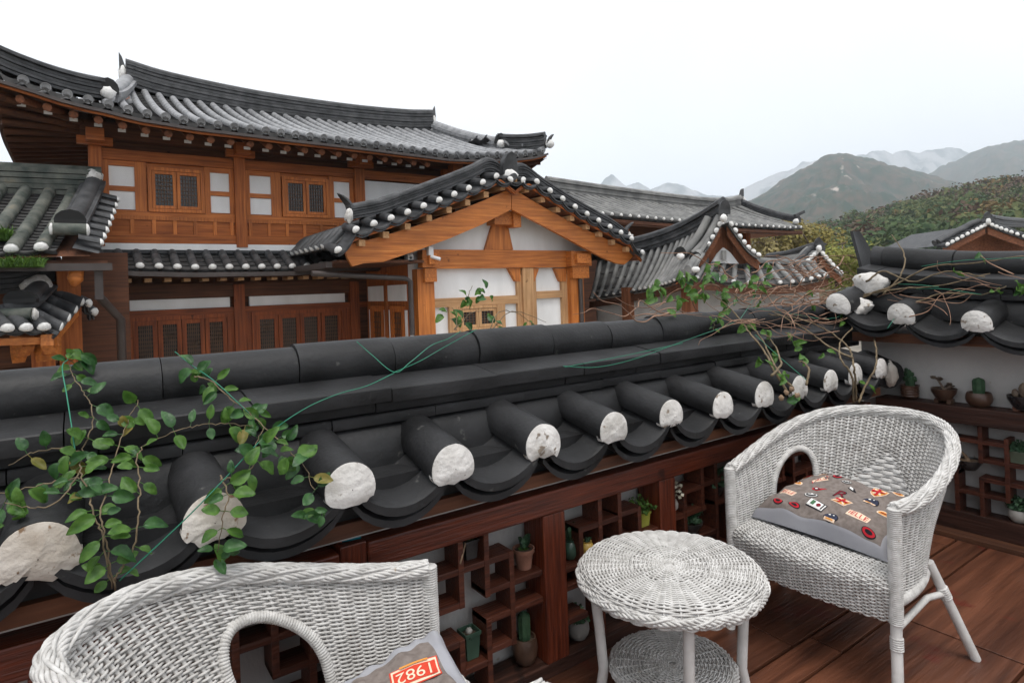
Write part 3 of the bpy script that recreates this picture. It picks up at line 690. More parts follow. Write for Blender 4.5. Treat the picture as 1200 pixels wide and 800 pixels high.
# main slopes of the wing (seen from the side only)
for s in (-1, 1):
    def Pw(a, b, s=s):
        x = AX + s * 3.55 * (1 - b); return V(x, FY + .45 + a, rz(x) + .06)
    roof_slope(wr, Pw, 3.2 if s < 0 else 3.4, 10, .075, M['tile_dark'], M['tile_bed'], 'white', steps=8, lip=True)
ridge(wr, [V(AX, FY + .35, 3.55), V(AX, FY + 1.5, 3.45), V(AX, 13.4, 3.45)], .24, .25, 4, .09, M['tile_dark'])
fp = V(AX - .02, FY + .22, 3.62)
part('finial_plaster', M['cap_white'], wr, lambda b: b.blob(fp + V(0, 0, .07), .17, 14, .35, (1.0, .7, .95)), 60)
end_plate(wr, fp + V(0, -.02, .10), (0, -1), .34, .46, M['tile_dark'], .15, False, .16)
part('finial_tile', M['tile_dark'], wr, lambda b: b.tube([fp + V(0, -.17, .05), fp + V(0, .1, .05)], .07, 12), 60)
# bargeboards
def barge(b, pts, y0=BY, y1=BY + .075):
    f = [V(p.x, y0, p.z) for p in pts]; k = [V(p.x, y1, p.z) for p in pts]; n = len(f)
    b.add(f, [tuple(range(n))]); b.add(k, [tuple(range(n - 1, -1, -1))]); b.grid([f + [f[0]], k + [k[0]]])
part('bargeboard', M['w_or'][0], wr, lambda b: barge(b, [z2(x, y, BY) for x, y in ((691, 322), (600, 362), (500, 402), (400, 437), (280, 474), (166, 502), (180, 540), (195, 566), (230, 556), (290, 552), (400, 515), (500, 478), (600, 435), (691, 388))]))
part('bargeboard', M['w_or'][0], wr, lambda b: barge(b, [z2(x, y, BY) for x, y in ((693, 322), (693, 388), (800, 443), (900, 497), (980, 540), (1020, 556), (1045, 560), (1062, 545), (1085, 520), (1000, 485), (900, 440), (800, 385))]))
part('rake_soffit', M['w_mid'][1], wr, lambda b: b.grid([[V(x, y, rz(x) - .115 + (y - FY) * .02) for x in [AX - 3.5 + 7 * k / 40 for k in range(41)]] for y in (FY + .05, FY + .5, WY)]))
part('rake_board', M['w_red'][0], wr, lambda b: board(b, [V(AX - 3.5 + 7 * k / 40, FY + .07, rz(AX - 3.5 + 7 * k / 40) - .075) for k in range(41)], .07, .05))
for x, y in ((225, 492), (300, 467), (368, 441), (435, 414), (497, 389), (555, 366), (613, 341), (665, 318), (710, 300), (740, 325), (790, 357), (838, 388), (882, 415), (930, 442), (970, 465), (1010, 490), (1055, 512)):
    p = z2(x, y, FY + .12); q = z2(x, y - 3, FY + .12)
    o = part('rafter_end', M['w_pale'][1], wr, lambda b: b.bar(V(p.x, FY + .12, p.z), V(p.x, WY, p.z + .01), .11, .11))
# wall
def wbox(name, m, x0, y0, x1, y1, d=.0, back=.06, root=wing):
    a, c = z5(x0, y0, WY - d), z5(x1, y1, WY - d)
    return pbox(name, m, root, min(a.x, c.x), max(a.x, c.x), WY - d, WY + back, min(a.z, c.z), max(a.z, c.z))
def wpoly(name, m, pts, d, back=.05):
    P = [z5(x, y, WY - d) for x, y in pts]
    return part(name, m, wing, lambda b: barge(b, P, WY - d, WY + back))
def flat(name, m, x0, x1, z0, z1, d, back=.06): return pbox(name, m, wing, x0, x1, WY - d, WY + back, z0, z1)
X = lambda u: z5(u, 500, WY).x
Z = lambda v: z5(620, v, WY).z
pbox('wall', M['wall_white'], wing, X(195), X(995), WY + .02, WY + .25, -1.4, Z(312))
part('wall', M['wall_white'], wing, lambda b: barge(b, [z5(x, y, WY) for x, y in ((150, 330), (683, 60), (1100, 330))], WY + .021, WY + .2))
flat('tie_beam', M['w_or'][0], X(255), X(985), Z(404), Z(315), .12)
wpoly('king_post', M['w_or'][2], ((600, 150), (657, 150), (692, 312), (552, 312)), .06)
part('purlin', M['w_or'][1], wing, lambda b: b.box(X(590) - .1, X(690) - .12, BY + .2, WY, Z(205) + .05, Z(150) + .1))
part('purlin_nose', M['w_or'][1], wing, lambda b: (b.box(X(655), X(692), BY + .14, BY + .4, Z(205), Z(130))))
for u0, u1, nm in ((193, 276, 1), (956, 1000, 0)):
    flat('column', M['w_or'][2], X(u0), X(u1), -1.4, Z(405), .16)
for u0, u1 in ((205, 290), (945, 1045)):
    part('bracket', M['w_or'][1], wing, lambda b: (b.box(X(u0), X(u1), WY - .30, WY - .1, Z(400), Z(320)), b.box(X(u0) + .06, X(u1) - .05, WY - .26, WY - .165, Z(465), Z(403)), b.box(X(u0) + .1, X(u1) - .1, WY - .38, WY - .30, Z(385), Z(335))))
for u0, u1, v0, d in ((705, 735, 440, .05), (775, 800, 440, .05), (928, 958, 440, .05), (360, 404, 585, .06), (604, 640, 585, .06)):
    flat('stud', M['w_pale'][2], X(u0), X(u1), -1.4, Z(v0), d)
flat('column', M['w_pale'][2], X(728), X(782), -1.4, Z(405), .10)
for pts in (((668, 404), (728, 404), (728, 470), (705, 470)), ((782, 404), (822, 404), (800, 470), (782, 470)), ((900, 404), (958, 404), (958, 470), (928, 470)), ((276, 404), (308, 404), (290, 470), (276, 470))):
    wpoly('knee_brace', M['w_or'][2], pts, .07)
flat('rail', M['w_pale'][0], X(276), X(705), Z(585), Z(543), .055); flat('rail', M['w_pale'][0], X(800), X(930), Z(565), Z(527), .055)
lattice_window(wing, X(404), X(604), Z(705), Z(586), WY - .03, 2, M['w_pale'], .05, .06, (4, 5))
flat('sill', M['w_pale'][0], X(404), X(604), Z(745), Z(706), .07)
part('drain_pipe', M['gutter'], wing, lambda b: b.tube([(X(1000), WY - .2, Z(470)), (X(1000), WY - .2, -1.4)], .05, 10), 60)
part('drain_pipe', M['gutter'], wing, lambda b: b.tube([z5(-320, 430, 10.35), z5(150, 455, 10.35), z5(175, 470, 10.35), z5(185, 740, 10.35)], .05, 10), 60)
part('gutter', M['gutter'], wing, lambda b: b.bar(V(AX - 3.62, FY + .5, 1.98), V(AX - 3.62, 12.9, 1.98), .11, .1))
part('eave_soffit', M['w_dark'][1], wing, lambda b: b.box(AX - 3.5, X(200), FY + .35, 12.9, 2.0, 2.05))
# side wall toward the hall
SXW = X(196) + .02
pbox('side_wall', M['w_red'][2], wing, SXW, SXW + .2, WY + .16, 12.94, -1.4, 2.0)
for y0, y1 in ((10.9, 11.75), (11.9, 12.8)):
    pbox('infill_panel', M['wall_white'], wing, SXW - .03, SXW, y0, y1, 1.30, 1.62)
    lattice_window(wing, y0 + .12, y1 - .12, -.4, 1.2, SXW, 1, M['w_shut'], .05, .06, (5, 12), ax='y')
    for yy in (y0, y1 - .09): pbox('infill_strip', M['wall_white'], wing, SXW - .025, SXW, yy, yy + .08, -.4, 1.12)
pbox('column', M['w_red'][2], wing, SXW - .06, SXW, 11.77, 11.88, -1.4, 1.9)
# low annex to the right of the wing
pbox('annex_wall', M['wall_white'], wing, X(1000) + .02, X(1000) + 1.1, 11.6, 11.9, -1.4, 1.7)
for dx in (.28, 1.02): pbox('annex_post', M['w_pale'][2], wing, X(1000) + dx - .02, X(1000) + dx + .12, 11.52, 11.598, -1.4, 1.7)
pbox('annex_rail', M['w_pale'][0], wing, X(1000) + .02, X(1000) + 1.1, 11.535, 11.598, 1.66, 1.84); pbox('annex_rail', M['w_pale'][0], wing, X(1000) + .02, X(1000) + 1.1, 11.545, 11.598, .9, 1.0)
# two small cameras under the eave
for (u, v, d) in ((275, 315, .3), (172, 352, .1)):
    p = z5(u, v, WY - .35)
    t = thing('security_camera', 'small white security camera on the left head block of the gabled wing' if d > .2 else 'grey junction box camera under the dark eave left of the gabled wing', 'camera', p)
    if d > .2:
        pbox('housing', M['white_metal'], t, p.x - .05, p.x + .05, p.y - .04, p.y + .12, p.z - .09, p.z + .07, bevel=.008)
        part('lens_tube', M['white_metal'], t, lambda b: b.tube([p + V(.0, -.02, -.11), p + V(.13, -.14, -.17)], .033, 10), 60)
    else:
        pbox('housing', M['stone'], t, p.x - .055, p.x + .055, p.y - .04, p.y + .12, p.z - .08, p.z + .07, bevel=.008)
        part('lens', M['black'], t, lambda b: b.tube([p + V(0, -.06, .0), p + V(0, -.03, 0)], .025, 10), 60)
# ------------------------------------------------------------------ low side house at the left edge
side = thing('side_house', 'low house at the left edge with mossy old tiles and grass growing on its eave', 'traditional house', (-.5, 11.5, -1.4))
SY0, SY1 = 10.3, 12.75
pe = at(90, 296, Y=SY0); pz = at(104, 224, Y=SY1)
SX1 = pe.x + .05
SHR = sum(at(t_, 219, Y=12.75).x - at(b_, 293, Y=10.3).x for t_, b_ in ((54, 5), (75, 33), (98, 61))) / 3
def sideP(a, b):
    x = SX1 - 6.2 + a; k = max(0, (x - SX1 + 1.2) / 1.2)
    return V(x + SHR * b, lerp(SY0, SY1, b), pe.z + (pz.z - pe.z) * (.86 * b + .14 * b * b) + .10 * k * k * (1 - b))
roof_slope(side, sideP, 6.2 - .28, 19, .088, M['tile_old'], M['tile_bed'], 'white', course=.13, steps=14, nb=7)
ridge(side, [(SX1 - 6.3, SY1, pz.z - .12), (SX1 - 2, SY1, pz.z - .14), (SX1 + SHR - .05, SY1, pz.z - .10)], .34, .44, 5, .09, M['tile_old'])
dpt = [sideP(6.05, q) + UP * .08 for q in (.97, .7, .45, .2, .1)]
ridge(side, dpt, .26, .14, 2, .115, M['tile_dark'], 'descending_ridge', 4)
part('end_plaster', M['plaster'], side, lambda b: b.blob(dpt[0] + V(0, -.02, .2), .15, 10, .3, (1, 1, .9)), 60)
e = dpt[-1]
end_plate(side, e + V(0, -.02, .16), (0, -1), .36, .2, M['black'], .1, False)
part('end_tile', M['tile_old'], side, lambda b: b.tube([e + V(-.2, -.05, .08), e + V(.18, -.05, .08)], .085, 12), 60)
for dx in (-.21, .19): part('end_plaster', M['cap_white'], side, lambda b: b.blob(e + V(dx, -.05, .08), .085, 10, .2, (.4, 1, 1)), 60)
for k in range(8):
    b_ = .06 + k * .115; p = sideP(6.15, b_) + UP * .05; r = .075; rk = MB()
    rk.grid([[p + V(dx, math.cos(t) * r, math.sin(t) * r - dx * .25) for t in [math.pi * j / 8 for j in range(9)]] for dx in (0, .25)])
    q = p + V(.25, 0, -.062); rk.mi = 1
    rk.grid([[q + V(.05 * math.sqrt(1 - f * f), math.cos(t) * r * f, (math.sin(t) if math.sin(t) > 0 else .4 * math.sin(t)) * r * f) for t in [2 * math.pi * j / 10 for j in range(10)]] for f in (.05, .6, .9, 1)], True)
    rk.build('rake_tile', [M['tile_dark'], M['cap_white']], side, 50)
part('rake_bed', M['tile_dark'], side, lambda b: b.grid([[sideP(6.1, q) + V(dx, 0, -.02 - dx * .25) for q in (0, .3, .6, .97)] for dx in (0, .30)]))
part('gutter', M['gutter'], side, lambda b: b.bar(V(SX1 - 6.2, SY0 - .02, pe.z - .20), V(SX1 + .35, SY0 - .02, pe.z - .20), .12, .10))
pbox('eave_board', M['w_dark'][0], side, SX1 - 6.2, SX1 + .3, SY0 + .1, SY0 + .2, pe.z - .24, pe.z - .10)
part('soffit', M['w_dark'][1], side, lambda b: b.grid([[sideP(a, q) - UP * .16 for a in (0, 3, 6.3)] for q in (0, .5)]))
pbox('wall', M['w_dark'][0], side, SX1 - 6.2, SX1 - .25, SY0 + .9, SY1 + 1.8, -1.4, pe.z)
pbox('rear_wall', M['w_dark'][0], side, SX1 - .249, SX1 + .62, SY0 + 1.5, SY0 + 1.7, -1.4, pe.z + .1)
pbox('column', M['w_red'][2], side, SX1 - .30, SX1 - .02, SY0 + .7, SY0 + .895, -1.4, pe.z - .1)
pbox('drain_pipe', M['gutter'], side, SX1 + .14, SX1 + .24, SY0 + .05, SY0 + .16, pe.z - .65, pe.z - .17)
part('drain_pipe', M['gutter'], side, lambda b: b.tube([(SX1 + .18, SY0 + .1, pe.z - .6), (SX1 + .45, SY0 + .5, pe.z - .95), (SX1 + .45, SY0 + .55, -1.4)], .06, 10), 60)
part('bracket', M['w_or'][0], side, lambda b: b.tube([(SX1 - .05, SY0 + .15, pe.z - .2), (SX1 - .08, SY0 + .12, pe.z - .36), (SX1 - .1, SY0 + .1, pe.z - .46)], [.08, .1, .03], 10), 60)
M['weed'] = mat('roof_weed_green', (.035, .085, .012), (.10, .19, .03), 20, (1, 1, 1), .7, trans=.25)
def weed(label, c, w, n, h, d=.25):
    b = MB(); r = random.Random(n)
    for k in range(n):
        p = c + V(r.uniform(-w, w), r.uniform(-d, d), 0); a = r.uniform(0, 6.28); l = h * r.uniform(.5, 1.1); o = V(math.cos(a), math.sin(a), 0) * l * r.uniform(.2, .9); s = V(-math.sin(a), math.cos(a), 0) * .012
        b.add([p - s, p + s, p + o * .5 + UP * l * .6 + s * .8, p + o * .5 + UP * l * .6 - s * .8, p + o + UP * l * r.uniform(.6, 1)], [(0, 1, 2, 3), (3, 2, 4)])
    return tag(b.build('roof_weed', M['weed']), label, 'weed', 'weeds on the old roof')
weed('patch of fresh green grass on the eave tiles of the left edge house', at(12, 306, Y=10.1) + V(0, 0, -.08), .34, 520, .17, .25)
weed('small tuft of grass halfway up the mossy tiles at the left picture edge', at(3, 272, Y=10.7) + V(0, 0, -.12), .1, 130, .24, .1)

# ------------------------------------------------------------------ gate roof nearer at the left edge
gate = thing('gate_roof', 'small upswept gate roof with carved rafter ends, peeping over the wall at the far left', 'gate', (-.3, 8, -1.4))
def patch(e0, e1, r0, r1, L, lift=0.):
    e0, e1, r0, r1 = [dep(*q) for q in (e0, e1, r0, r1)]
    def P(a, b):
        t = a / L; p = e0.lerp(e1, t).lerp(r0.lerp(r1, t), b); p.z += lift * (max(0, 1 - t * 2) ** 2) * (1 - b); return p
    return P
gF = patch((62, 388, 7.9), (-190, 388, 6.4), (34, 366, 8.15), (-190, 345, 7.2), 2.9, .03)
roof_slope(gate, gF, 2.9, 10, .082, M['tile_dark'], M['tile_dark'], 'white', lambda a: min(1, .25 + a / .6), steps=6)
gR = patch((66, 391, 7.85), (99, 352, 9.1), (26, 368, 8.0), (52, 336, 9.0), 1.3, .0)
roof_slope(gate, gR, 1.3, 4, .080, M['tile_dark'], M['tile_dark'], 'white', steps=6)
gB = patch((99, 352, 9.1), (112, 372, 9.4), (52, 336, 9.0), (66, 345, 9.6), .6, .0)
roof_slope(gate, gB, .6, 2, .080, M['tile_dark'], M['tile_dark'], 'white', steps=5)
rt_ = dep(53, 338, 8.9)
ridge(gate, [dep(-190, 345, 7.4), dep(-60, 347, 8.0), dep(10, 344, 8.6), dep(40, 338, 8.8), dep(56, 331, 8.9)], .24, .28, 4, .08, M['tile_dark'])
hq = dep(55, 320, 8.9)
part('ridge_horn', M['tile_dark'], gate, lambda b: b.hexa([hq + V(-.08, -.06, -.12), hq + V(.08, -.06, -.12), hq + V(.08, .06, -.12), hq + V(-.08, .06, -.12), hq + V(.02, -.05, .24), hq + V(.12, -.03, .30), hq + V(.12, .03, .30), hq + V(.02, .05, .24)]))
part('end_plaster', M['plaster'], gate, lambda b: b.blob(dep(44, 334, 8.6), .15, 12, .5, (1.2, .7, .9)), 60)
hp = [dep(50, 342, 8.7), dep(42, 350, 8.45), dep(34, 358, 8.2), dep(25, 364, 7.95)]
ridge(gate, hp, .28, .10, 2, .12, M['tile_dark'], 'hip_ridge', 4)
e = hp[-1]; end_plate(gate, e + V(0, -.03, .10), -FW, .42, .17, M['black'], .1, False)
part('end_tile', M['tile_old'], gate, lambda b: b.tube([dep(4, 369, 7.85), dep(40, 368, 7.85)], .085, 14), 60)
part('end_plaster', M['plaster'], gate, lambda b: b.blob(dep(41, 368, 7.85), .085, 10, .3, (.45, 1, 1)), 60)
part('eave_board', M['w_or'][0], gate, lambda b: (b.bar(gF(2.9, 0) + V(0, .12, -.17), gF(.05, 0) + V(-.05, .12, -.15), .06, .09), b.bar(gR(.05, 0) + V(-.08, .1, -.14), gR(1.3, 0) + V(-.08, .0, -.14), .06, .09)))
def carved(b, p, d):
    s = V(d.y, -d.x, 0)
    out = [(0, .16), (.34, .16), (.36, .02), (.30, -.05), (.27, .0), (.21, -.10), (.12, -.12), (.05, -.2), (0, -.06)]
    f = [p + d * x + UP * z + s * .07 for x, z in out]; k = [q - s * .14 for q in f]; n = len(f)
    b.add(f, [tuple(range(n))]); b.add(k, [tuple(range(n - 1, -1, -1))]); b.grid([f + [f[0]], k + [k[0]]])
for u, v, D in ((58, 405, 8.1), (40, 407, 8.1), (12, 408, 8.0)):
    part('carved_bracket', M['w_or'][1], gate, lambda b: carved(b, dep(u, v, D) + FW * .1, V(-.2, -1, 0).normalized() if u > 50 else V(.45, -1, 0).normalized()))
bm_ = dep(30, 415, 8.5); pbox('beam', M['w_dark'][0], gate, bm_.x - 3, bm_.x + .35, bm_.y, bm_.y + .2, bm_.z - .16, bm_.z + .12)
for u, D in ((50, 8.5), (84, 9.3)):
    p = dep(u, 400, D); pbox('post', M['w_red'][2], gate, p.x - .13, p.x + .13, p.y, p.y + .24, -1.4, p.z + (.0 if u < 60 else .1))

# ------------------------------------------------------------------ long hall behind
lhall = thing('long_hall', 'long grey tiled hall far behind the gabled wing, its ridge running to the right', 'traditional house', (15, 13, -1.4))
LY, LR = 12.0, 14.6
le = [at(u, v, Y=LY) for u, v in ((690, 250), (710.7, 251.5), (760, 256), (808, 260), (861, 264), (900, 266), (925, 267.5), (938, 267))]
ltab = [(8.4, le[0].z)] + [(p.x, p.z) for p in le]
lr = [at(u, v, Y=LR) for u, v in ((640, 207), (700, 216), (760, 224), (820, 231), (850, 232), (867, 229))]
rtab2 = [(p.x, p.z - .42) for p in lr]
LX0, LX1 = 9.2, le[-1].x + .2
LG = lr[-1].x
def lhP(a, b):
    x = LX0 + a; ze = interp(x, ltab); zr = interp(min(x, LG), rtab2)
    return V(x, lerp(LY, LR, b), ze + (zr - ze) * (.8 * b + .2 * b * b))
roof_slope(lhall, lhP, LX1 - LX0, int((LX1 - LX0) / .34), .068, M['tile_far'], M['tile_bed'], 'white', lambda a: 1. if LX0 + a < LG else max(0, (LX1 - LX0 - a) / (LX1 - LG)) * 1.0, steps=8, course=.3)
ridge(lhall, [V(p.x, LR, p.z - .42) for p in lr], .25, .36, 4, .08, M['tile_far'])
ridge(lhall, [lhP(lerp(LG, LX1, q) - LX0, 1 - q) + UP * (.06 + .1 * q ** 3) for q in (.0, .25, .5, .75, .94)], .2, .2, 3, .07, M['tile_dark'], 'hip_ridge')
part('ridge_horn', M['tile_dark'], lhall, lambda b: b.hexa([V(LG, LR - .08, lr[-1].z - .1), V(LG + .15, LR - .08, lr[-1].z - .1), V(LG + .15, LR + .08, lr[-1].z - .1), V(LG, LR + .08, lr[-1].z - .1), V(LG + .1, LR - .05, lr[-1].z + .22), V(LG + .2, LR - .05, lr[-1].z + .28), V(LG + .2, LR + .05, lr[-1].z + .28), V(LG + .1, LR + .05, lr[-1].z + .22)]))
part('end_plaster', M['cap_white'], lhall, lambda b: (b.blob(V(LG + .1, LR - .05, lr[-1].z - .2), .12, 10, .3, (.6, 1, 1.3))), 60)
ce = lhP(LX1 - LX0 - .25, .05) + UP * .3
part('end_plaster', M['cap_white'], lhall, lambda b: b.blob(ce - UP * .1, .10, 10, .4), 60)
part('hip_horn', M['tile_dark'], lhall, lambda b: b.bar(ce + V(-.05, 0, .1), ce + V(.35, -.1, .25), .12, .1))
part('eave_board', M['w_dark'][0], lhall, lambda b: board(b, [lhP(k * (LX1 - LX0) / 30, 0) + V(0, .04, -.09) for k in range(31)], .14, .06))
part('soffit', M['w_dark'][1], lhall, lambda b: b.grid([[lhP(k * (LX1 - LX0) / 30, q) - UP * .18 for k in range(31)] for q in (0, .42)]))
part('side_slope', M['tile_far'], lhall, lambda b: b.grid([[V(LX1 - (LX1 - LG) * q, lerp(LY, 2 * LR - LY, t) + 0, lerp(le[-1].z, rtab2[-1][1], q)) if q < .02 else V(LX1 - (LX1 - LG) * q, lerp(LY + (LR - LY) * q, 2 * LR - LY - (LR - LY) * q, t), lerp(le[-1].z, rtab2[-1][1], q)) for t in (0, .5, 1)] for q in (0, .5, 1)]))
part('side_soffit', M['w_red'][0], lhall, lambda b: b.grid([[V(LX1 - .1 - 1.5 * q, lerp(LY + .1, 2 * LR - LY, t), le[-1].z - .2 + .1 * q) for t in (0, 1)] for q in (0, 1)]))
pbox('wall', M['w_dark'][0], lhall, LX0, LX1 - 1.55, LY + 1.25, LR + 2, -1.4, 3.5)
pbox('wall_panel', M['wall_white'], lhall, 17.0, LX1 - 1.9, LY + 1.2, LY + 1.249, 2.55, 3.0)
pbox('wall_panel', M['wall_white'], lhall, 17.0, LX1 - 1.9, LY + 1.2, LY + 1.249, 1.5, 2.3)
pbox('rail', M['w_or'][0], lhall, 16.5, LX1 - 1.6, LY + 1.15, LY + 1.249, 2.32, 2.53)
pbox('wall_panel', M['wall_white'], lhall, 11.8, 13.2, LY + 1.2, LY + 1.249, 2.7, 3.0)
for x in (11.5, 13.4, 15.5, LX1 - 1.75): pbox('column', M['w_red'][2], lhall, x - .12, x + .12, LY + 1.05, LY + 1.198, -1.4, 3.2)

# ------------------------------------------------------------------ house with the small gable in the middle distance
mid = thing('gable_house', 'pale grey tiled house with a small white gable, in the middle distance behind dry vines', 'traditional house', dep(850, 330, 13.3) * 1 - V(0, 0, 2.7))
gu = [dep(u, v, d) for u, v, d in ((848, 251, 13.3), (820, 268, 13.9), (790, 282, 14.5), (750, 294, 15.2), (700, 303, 15.9))]
eu = [dep(u, v, d) for u, v, d in ((804, 324, 12.6), (780, 333, 13.2), (762, 337, 13.8), (730, 343, 14.6), (690, 350, 15.6))]
Lm = 3.9
gS, eS = crom(gu, 10), crom(eu, 10)
def onp(P, t): t = max(0, min(.9999, t)) * (len(P) - 1); i = int(t); return P[i].lerp(P[i + 1], t - i)
def midL(a, b):
    t = a / Lm; p = onp(eS, t).lerp(onp(gS, t), b); p.z -= .35 * b * (1 - b); return p
roof_slope(mid, midL, Lm, 19, .052, M['tile_far'], M['tile_bed'], 'white', steps=9, course=.3, mend=M['cap_white'])
ridge(mid, [p - UP * .05 for p in gu], .26, .34, 4, .09, M['tile_dark'])
# front slope below the gable
fe = [dep(u, v, 12.6) for u, v in ((804, 326), (828, 327), (872, 332), (919, 332), (950, 328), (972, 322))]
ft = [dep(u, v, 13.7) for u, v in ((818, 296), (840, 304), (870, 307), (900, 308), (935, 310), (955, 311))]
fS, tS = crom(fe, 8), crom(ft, 8); Lf = 3.1
def midF(a, b): t = a / Lf; p = onp(fS, t).lerp(onp(tS, t), b); p.z -= .06 * b * (1 - b); return p
roof_slope(mid, midF, Lf, 13, .058, M['tile_far'], M['tile_bed'], 'white', steps=6, course=.3, mend=M['cap_white'])
ridge(mid, [p - UP * .02 for p in ft[2:]], .2, .06, 1, .07, M['tile_far'], 'front_ridge')
# gable: rakes with white tile ends
def rake(pts, d, n, r=.062, back=V(0, 0, 0)):
    b = MB(); S = crom([dep(u, v, d) for u, v in pts], 6)
    for k in range(n):
        p = onp(S, (k + .5) / n); ax = (onp(S, (k + .6) / n) - onp(S, (k + .4) / n)).normalized(); N = ax.cross(FW); N = N if N.z > 0 else -N; N.normalize(); f = V(FW.x, FW.y, 0)
        b.mi = 0; b.grid([[p + f * q + ax * math.cos(t) * r + N * math.sin(t) * r for t in [math.pi * (-.1 + 1.2 * j / 7) for j in range(8)]] for q in (0, .45)])
        b.mi = 1; b.grid([[p - f * (.03 * math.sqrt(1 - q * q)) + ax * math.cos(t) * r * q + N * (math.sin(t) if math.sin(t) > 0 else .5 * math.sin(t)) * r * q for t in [2 * math.pi * j / 10 for j in range(10)]] for q in (.05, .6, 1)], True)
    b.mi = 0; b.grid([[p - UP * .04 + FW * q for p in S] for q in (.02, .5)]); b.grid([[p - UP * .09 + FW * .03 for p in S], [p - UP * .02 + FW * .03 for p in S]])
    return b, S
b, S = rake(((846, 259), (838, 274), (828, 290), (815, 304)), 13.05, 6); b.build('rake_tiles', [M['tile_far'], M['cap_white']], mid, 50)
part('descending_ridge', M['tile_far'], mid, lambda b: b.tube([p + FW * .12 + UP * .12 for p in S], .085, 10), 60)
part('descending_ridge', M['tile_far'], mid, lambda b: b.tube([p + FW * .3 + UP * .12 + V(-.16, .1, 0) for p in S], .085, 10), 60)
b, S2 = rake(((854, 259), (866, 276), (878, 291), (892, 301)), 13.05, 7); b.build('rake_tiles', [M['tile_far'], M['cap_white']], mid, 50)
part('bargeboard', M['w_mid'][0], mid, lambda b: (board(b, [p + FW * .12 - UP * .09 for p in S], .2, tuple(FW * .06)), board(b, [p + FW * .12 - UP * .09 for p in S2], .2, tuple(FW * .06))))
gb = [dep(u, v, 13.48) for u, v in ((828, 309), (892, 309), (870, 285), (850, 262), (836, 285))]
part('gable_board', M['w_mid'][2], mid, lambda b: (b.add(gb, [(0, 1, 2, 3, 4)]), b.add([p + FW * .1 for p in gb], [(4, 3, 2, 1, 0)])))
gw = [dep(u, v, 13.4) for u, v in ((834, 308), (866, 309), (856, 296), (848, 290), (841, 297))]
part('gable_plaster', M['wall_white'], mid, lambda b: (b.add(gw, [(0, 1, 2, 3, 4)]), b.add([p + FW * .07 for p in gw], [(4, 3, 2, 1, 0)])))
vq = dep(848, 299, 13.33)
part('vent', M['stone'], mid, lambda b: b.bar(vq - UP * .1, vq + UP * .1, .12, .05))
part('apex_plaster', M['cap_white'], mid, lambda b: b.blob(dep(848, 256, 12.95), .09, 10, .3, (1, .8, 1)), 60)
end_plate(mid, dep(849, 251, 13.05), -FW, .24, .3, M['tile_dark'], .2, False)
for (u, v) in ((815, 306), (797, 300)):
    p = dep(u, v, 12.8); end_plate(mid, p, -FW, .24, .2, M['black'], .1, True, plug=.85)
hipr = [dep(819, 302, 12.9), dep(812, 312, 12.7), dep(806, 321, 12.55)]
ridge(mid, hipr, .2, .1, 2, .08, M['tile_far'], 'hip_ridge')
part('end_plaster', M['cap_white'], mid, lambda b: (b.blob(dep(815, 316, 12.5), .08, 10, .3, (1.2, 1, .8))), 60)
part('eave_board', M['w_dark'][0], mid, lambda b: (board(b, [p - UP * .08 + FW * .05 for p in fS], .14, tuple(FW * .05)), board(b, [p - UP * .08 + V(.04, .03, 0) for p in eS], .16, (.04, .03, 0))))
wl = [dep(700, 360, 15.5), dep(806, 345, 13.2), dep(960, 345, 13.3)]
def mwall(b):
    for p, q in zip(wl, wl[1:]):
        b.hexa([V(p.x, p.y, -1.4), V(q.x, q.y, -1.4), V(q.x, q.y, -1.4) + FW * .2, V(p.x, p.y, -1.4) + FW * .2, V(p.x, p.y, 1.35), V(q.x, q.y, 1.45), V(q.x, q.y, 1.45) + FW * .2, V(p.x, p.y, 1.35) + FW * .2])
part('wall', M['wall_court'], mid, mwall)
for u, d in ((737, 14.55), (808, 13.0)):
    p = dep(u, 350, d); pbox('column', M['w_mid'][2], mid, p.x - .12, p.x + .12, p.y - .12, p.y + .12, -1.4, 1.4)
# ------------------------------------------------------------------ small gabled house behind it and the one at the far right
def small_gable(label, lp, rp_, d, n, walls, ridge_pts, group=None, wm='w_mid', rtile='tile_far'):
    t = thing('gable_house', label, 'traditional house', dep(lp[0][0], 330, d) - V(0, 0, 2.8), group)
    S = None
    for pts in (lp, rp_):
        b, S = rake(pts, d, n, .085); b.build('rake_tiles', [M[rtile], M['cap_white']], t, 50)
        part('rake_ridge', M['tile_dark'], t, lambda b: b.tube([p + FW * .35 + UP * .16 for p in S], .10, 10), 60)
        part('rake_ridge', M[rtile], t, lambda b: b.tube([p + FW * .55 + UP * .12 for p in S], .12, 10), 60)
        part('bargeboard', M[wm][0], t, lambda b: board(b, [p + FW * .1 - UP * .08 for p in S], .24, tuple(FW * .06)))
        part('slope', M[rtile], t, lambda b: b.grid([[p + V(0, 0, .02) for p in S], [p + FW * 4 for p in S]]))
    w = [dep(u, v, d + .8) for u, v in walls]
    part('gable_wall', M['wall_white' if group else wm][0] if not group and wm != 'wall' else M['wall_white'], t, lambda b: (b.add(w, [tuple(range(len(w)))]), b.add([p + FW * .1 for p in w], [tuple(range(len(w) - 1, -1, -1))])))
    if ridge_pts: ridge(t, [dep(*q) for q in ridge_pts], .25, .3, 4, .09, M['tile_dark'])
    ap = dep(lp[-1][0], lp[-1][1], d)
    part('apex_plaster', M['cap_white'], t, lambda b: b.blob(ap + UP * .10 - FW * .05, .11, 10, .3, (1, .7, 1)), 60)
    end_plate(t, ap + UP * .2, -FW, .22, .24, M['tile_dark'], .2, False)
    return t
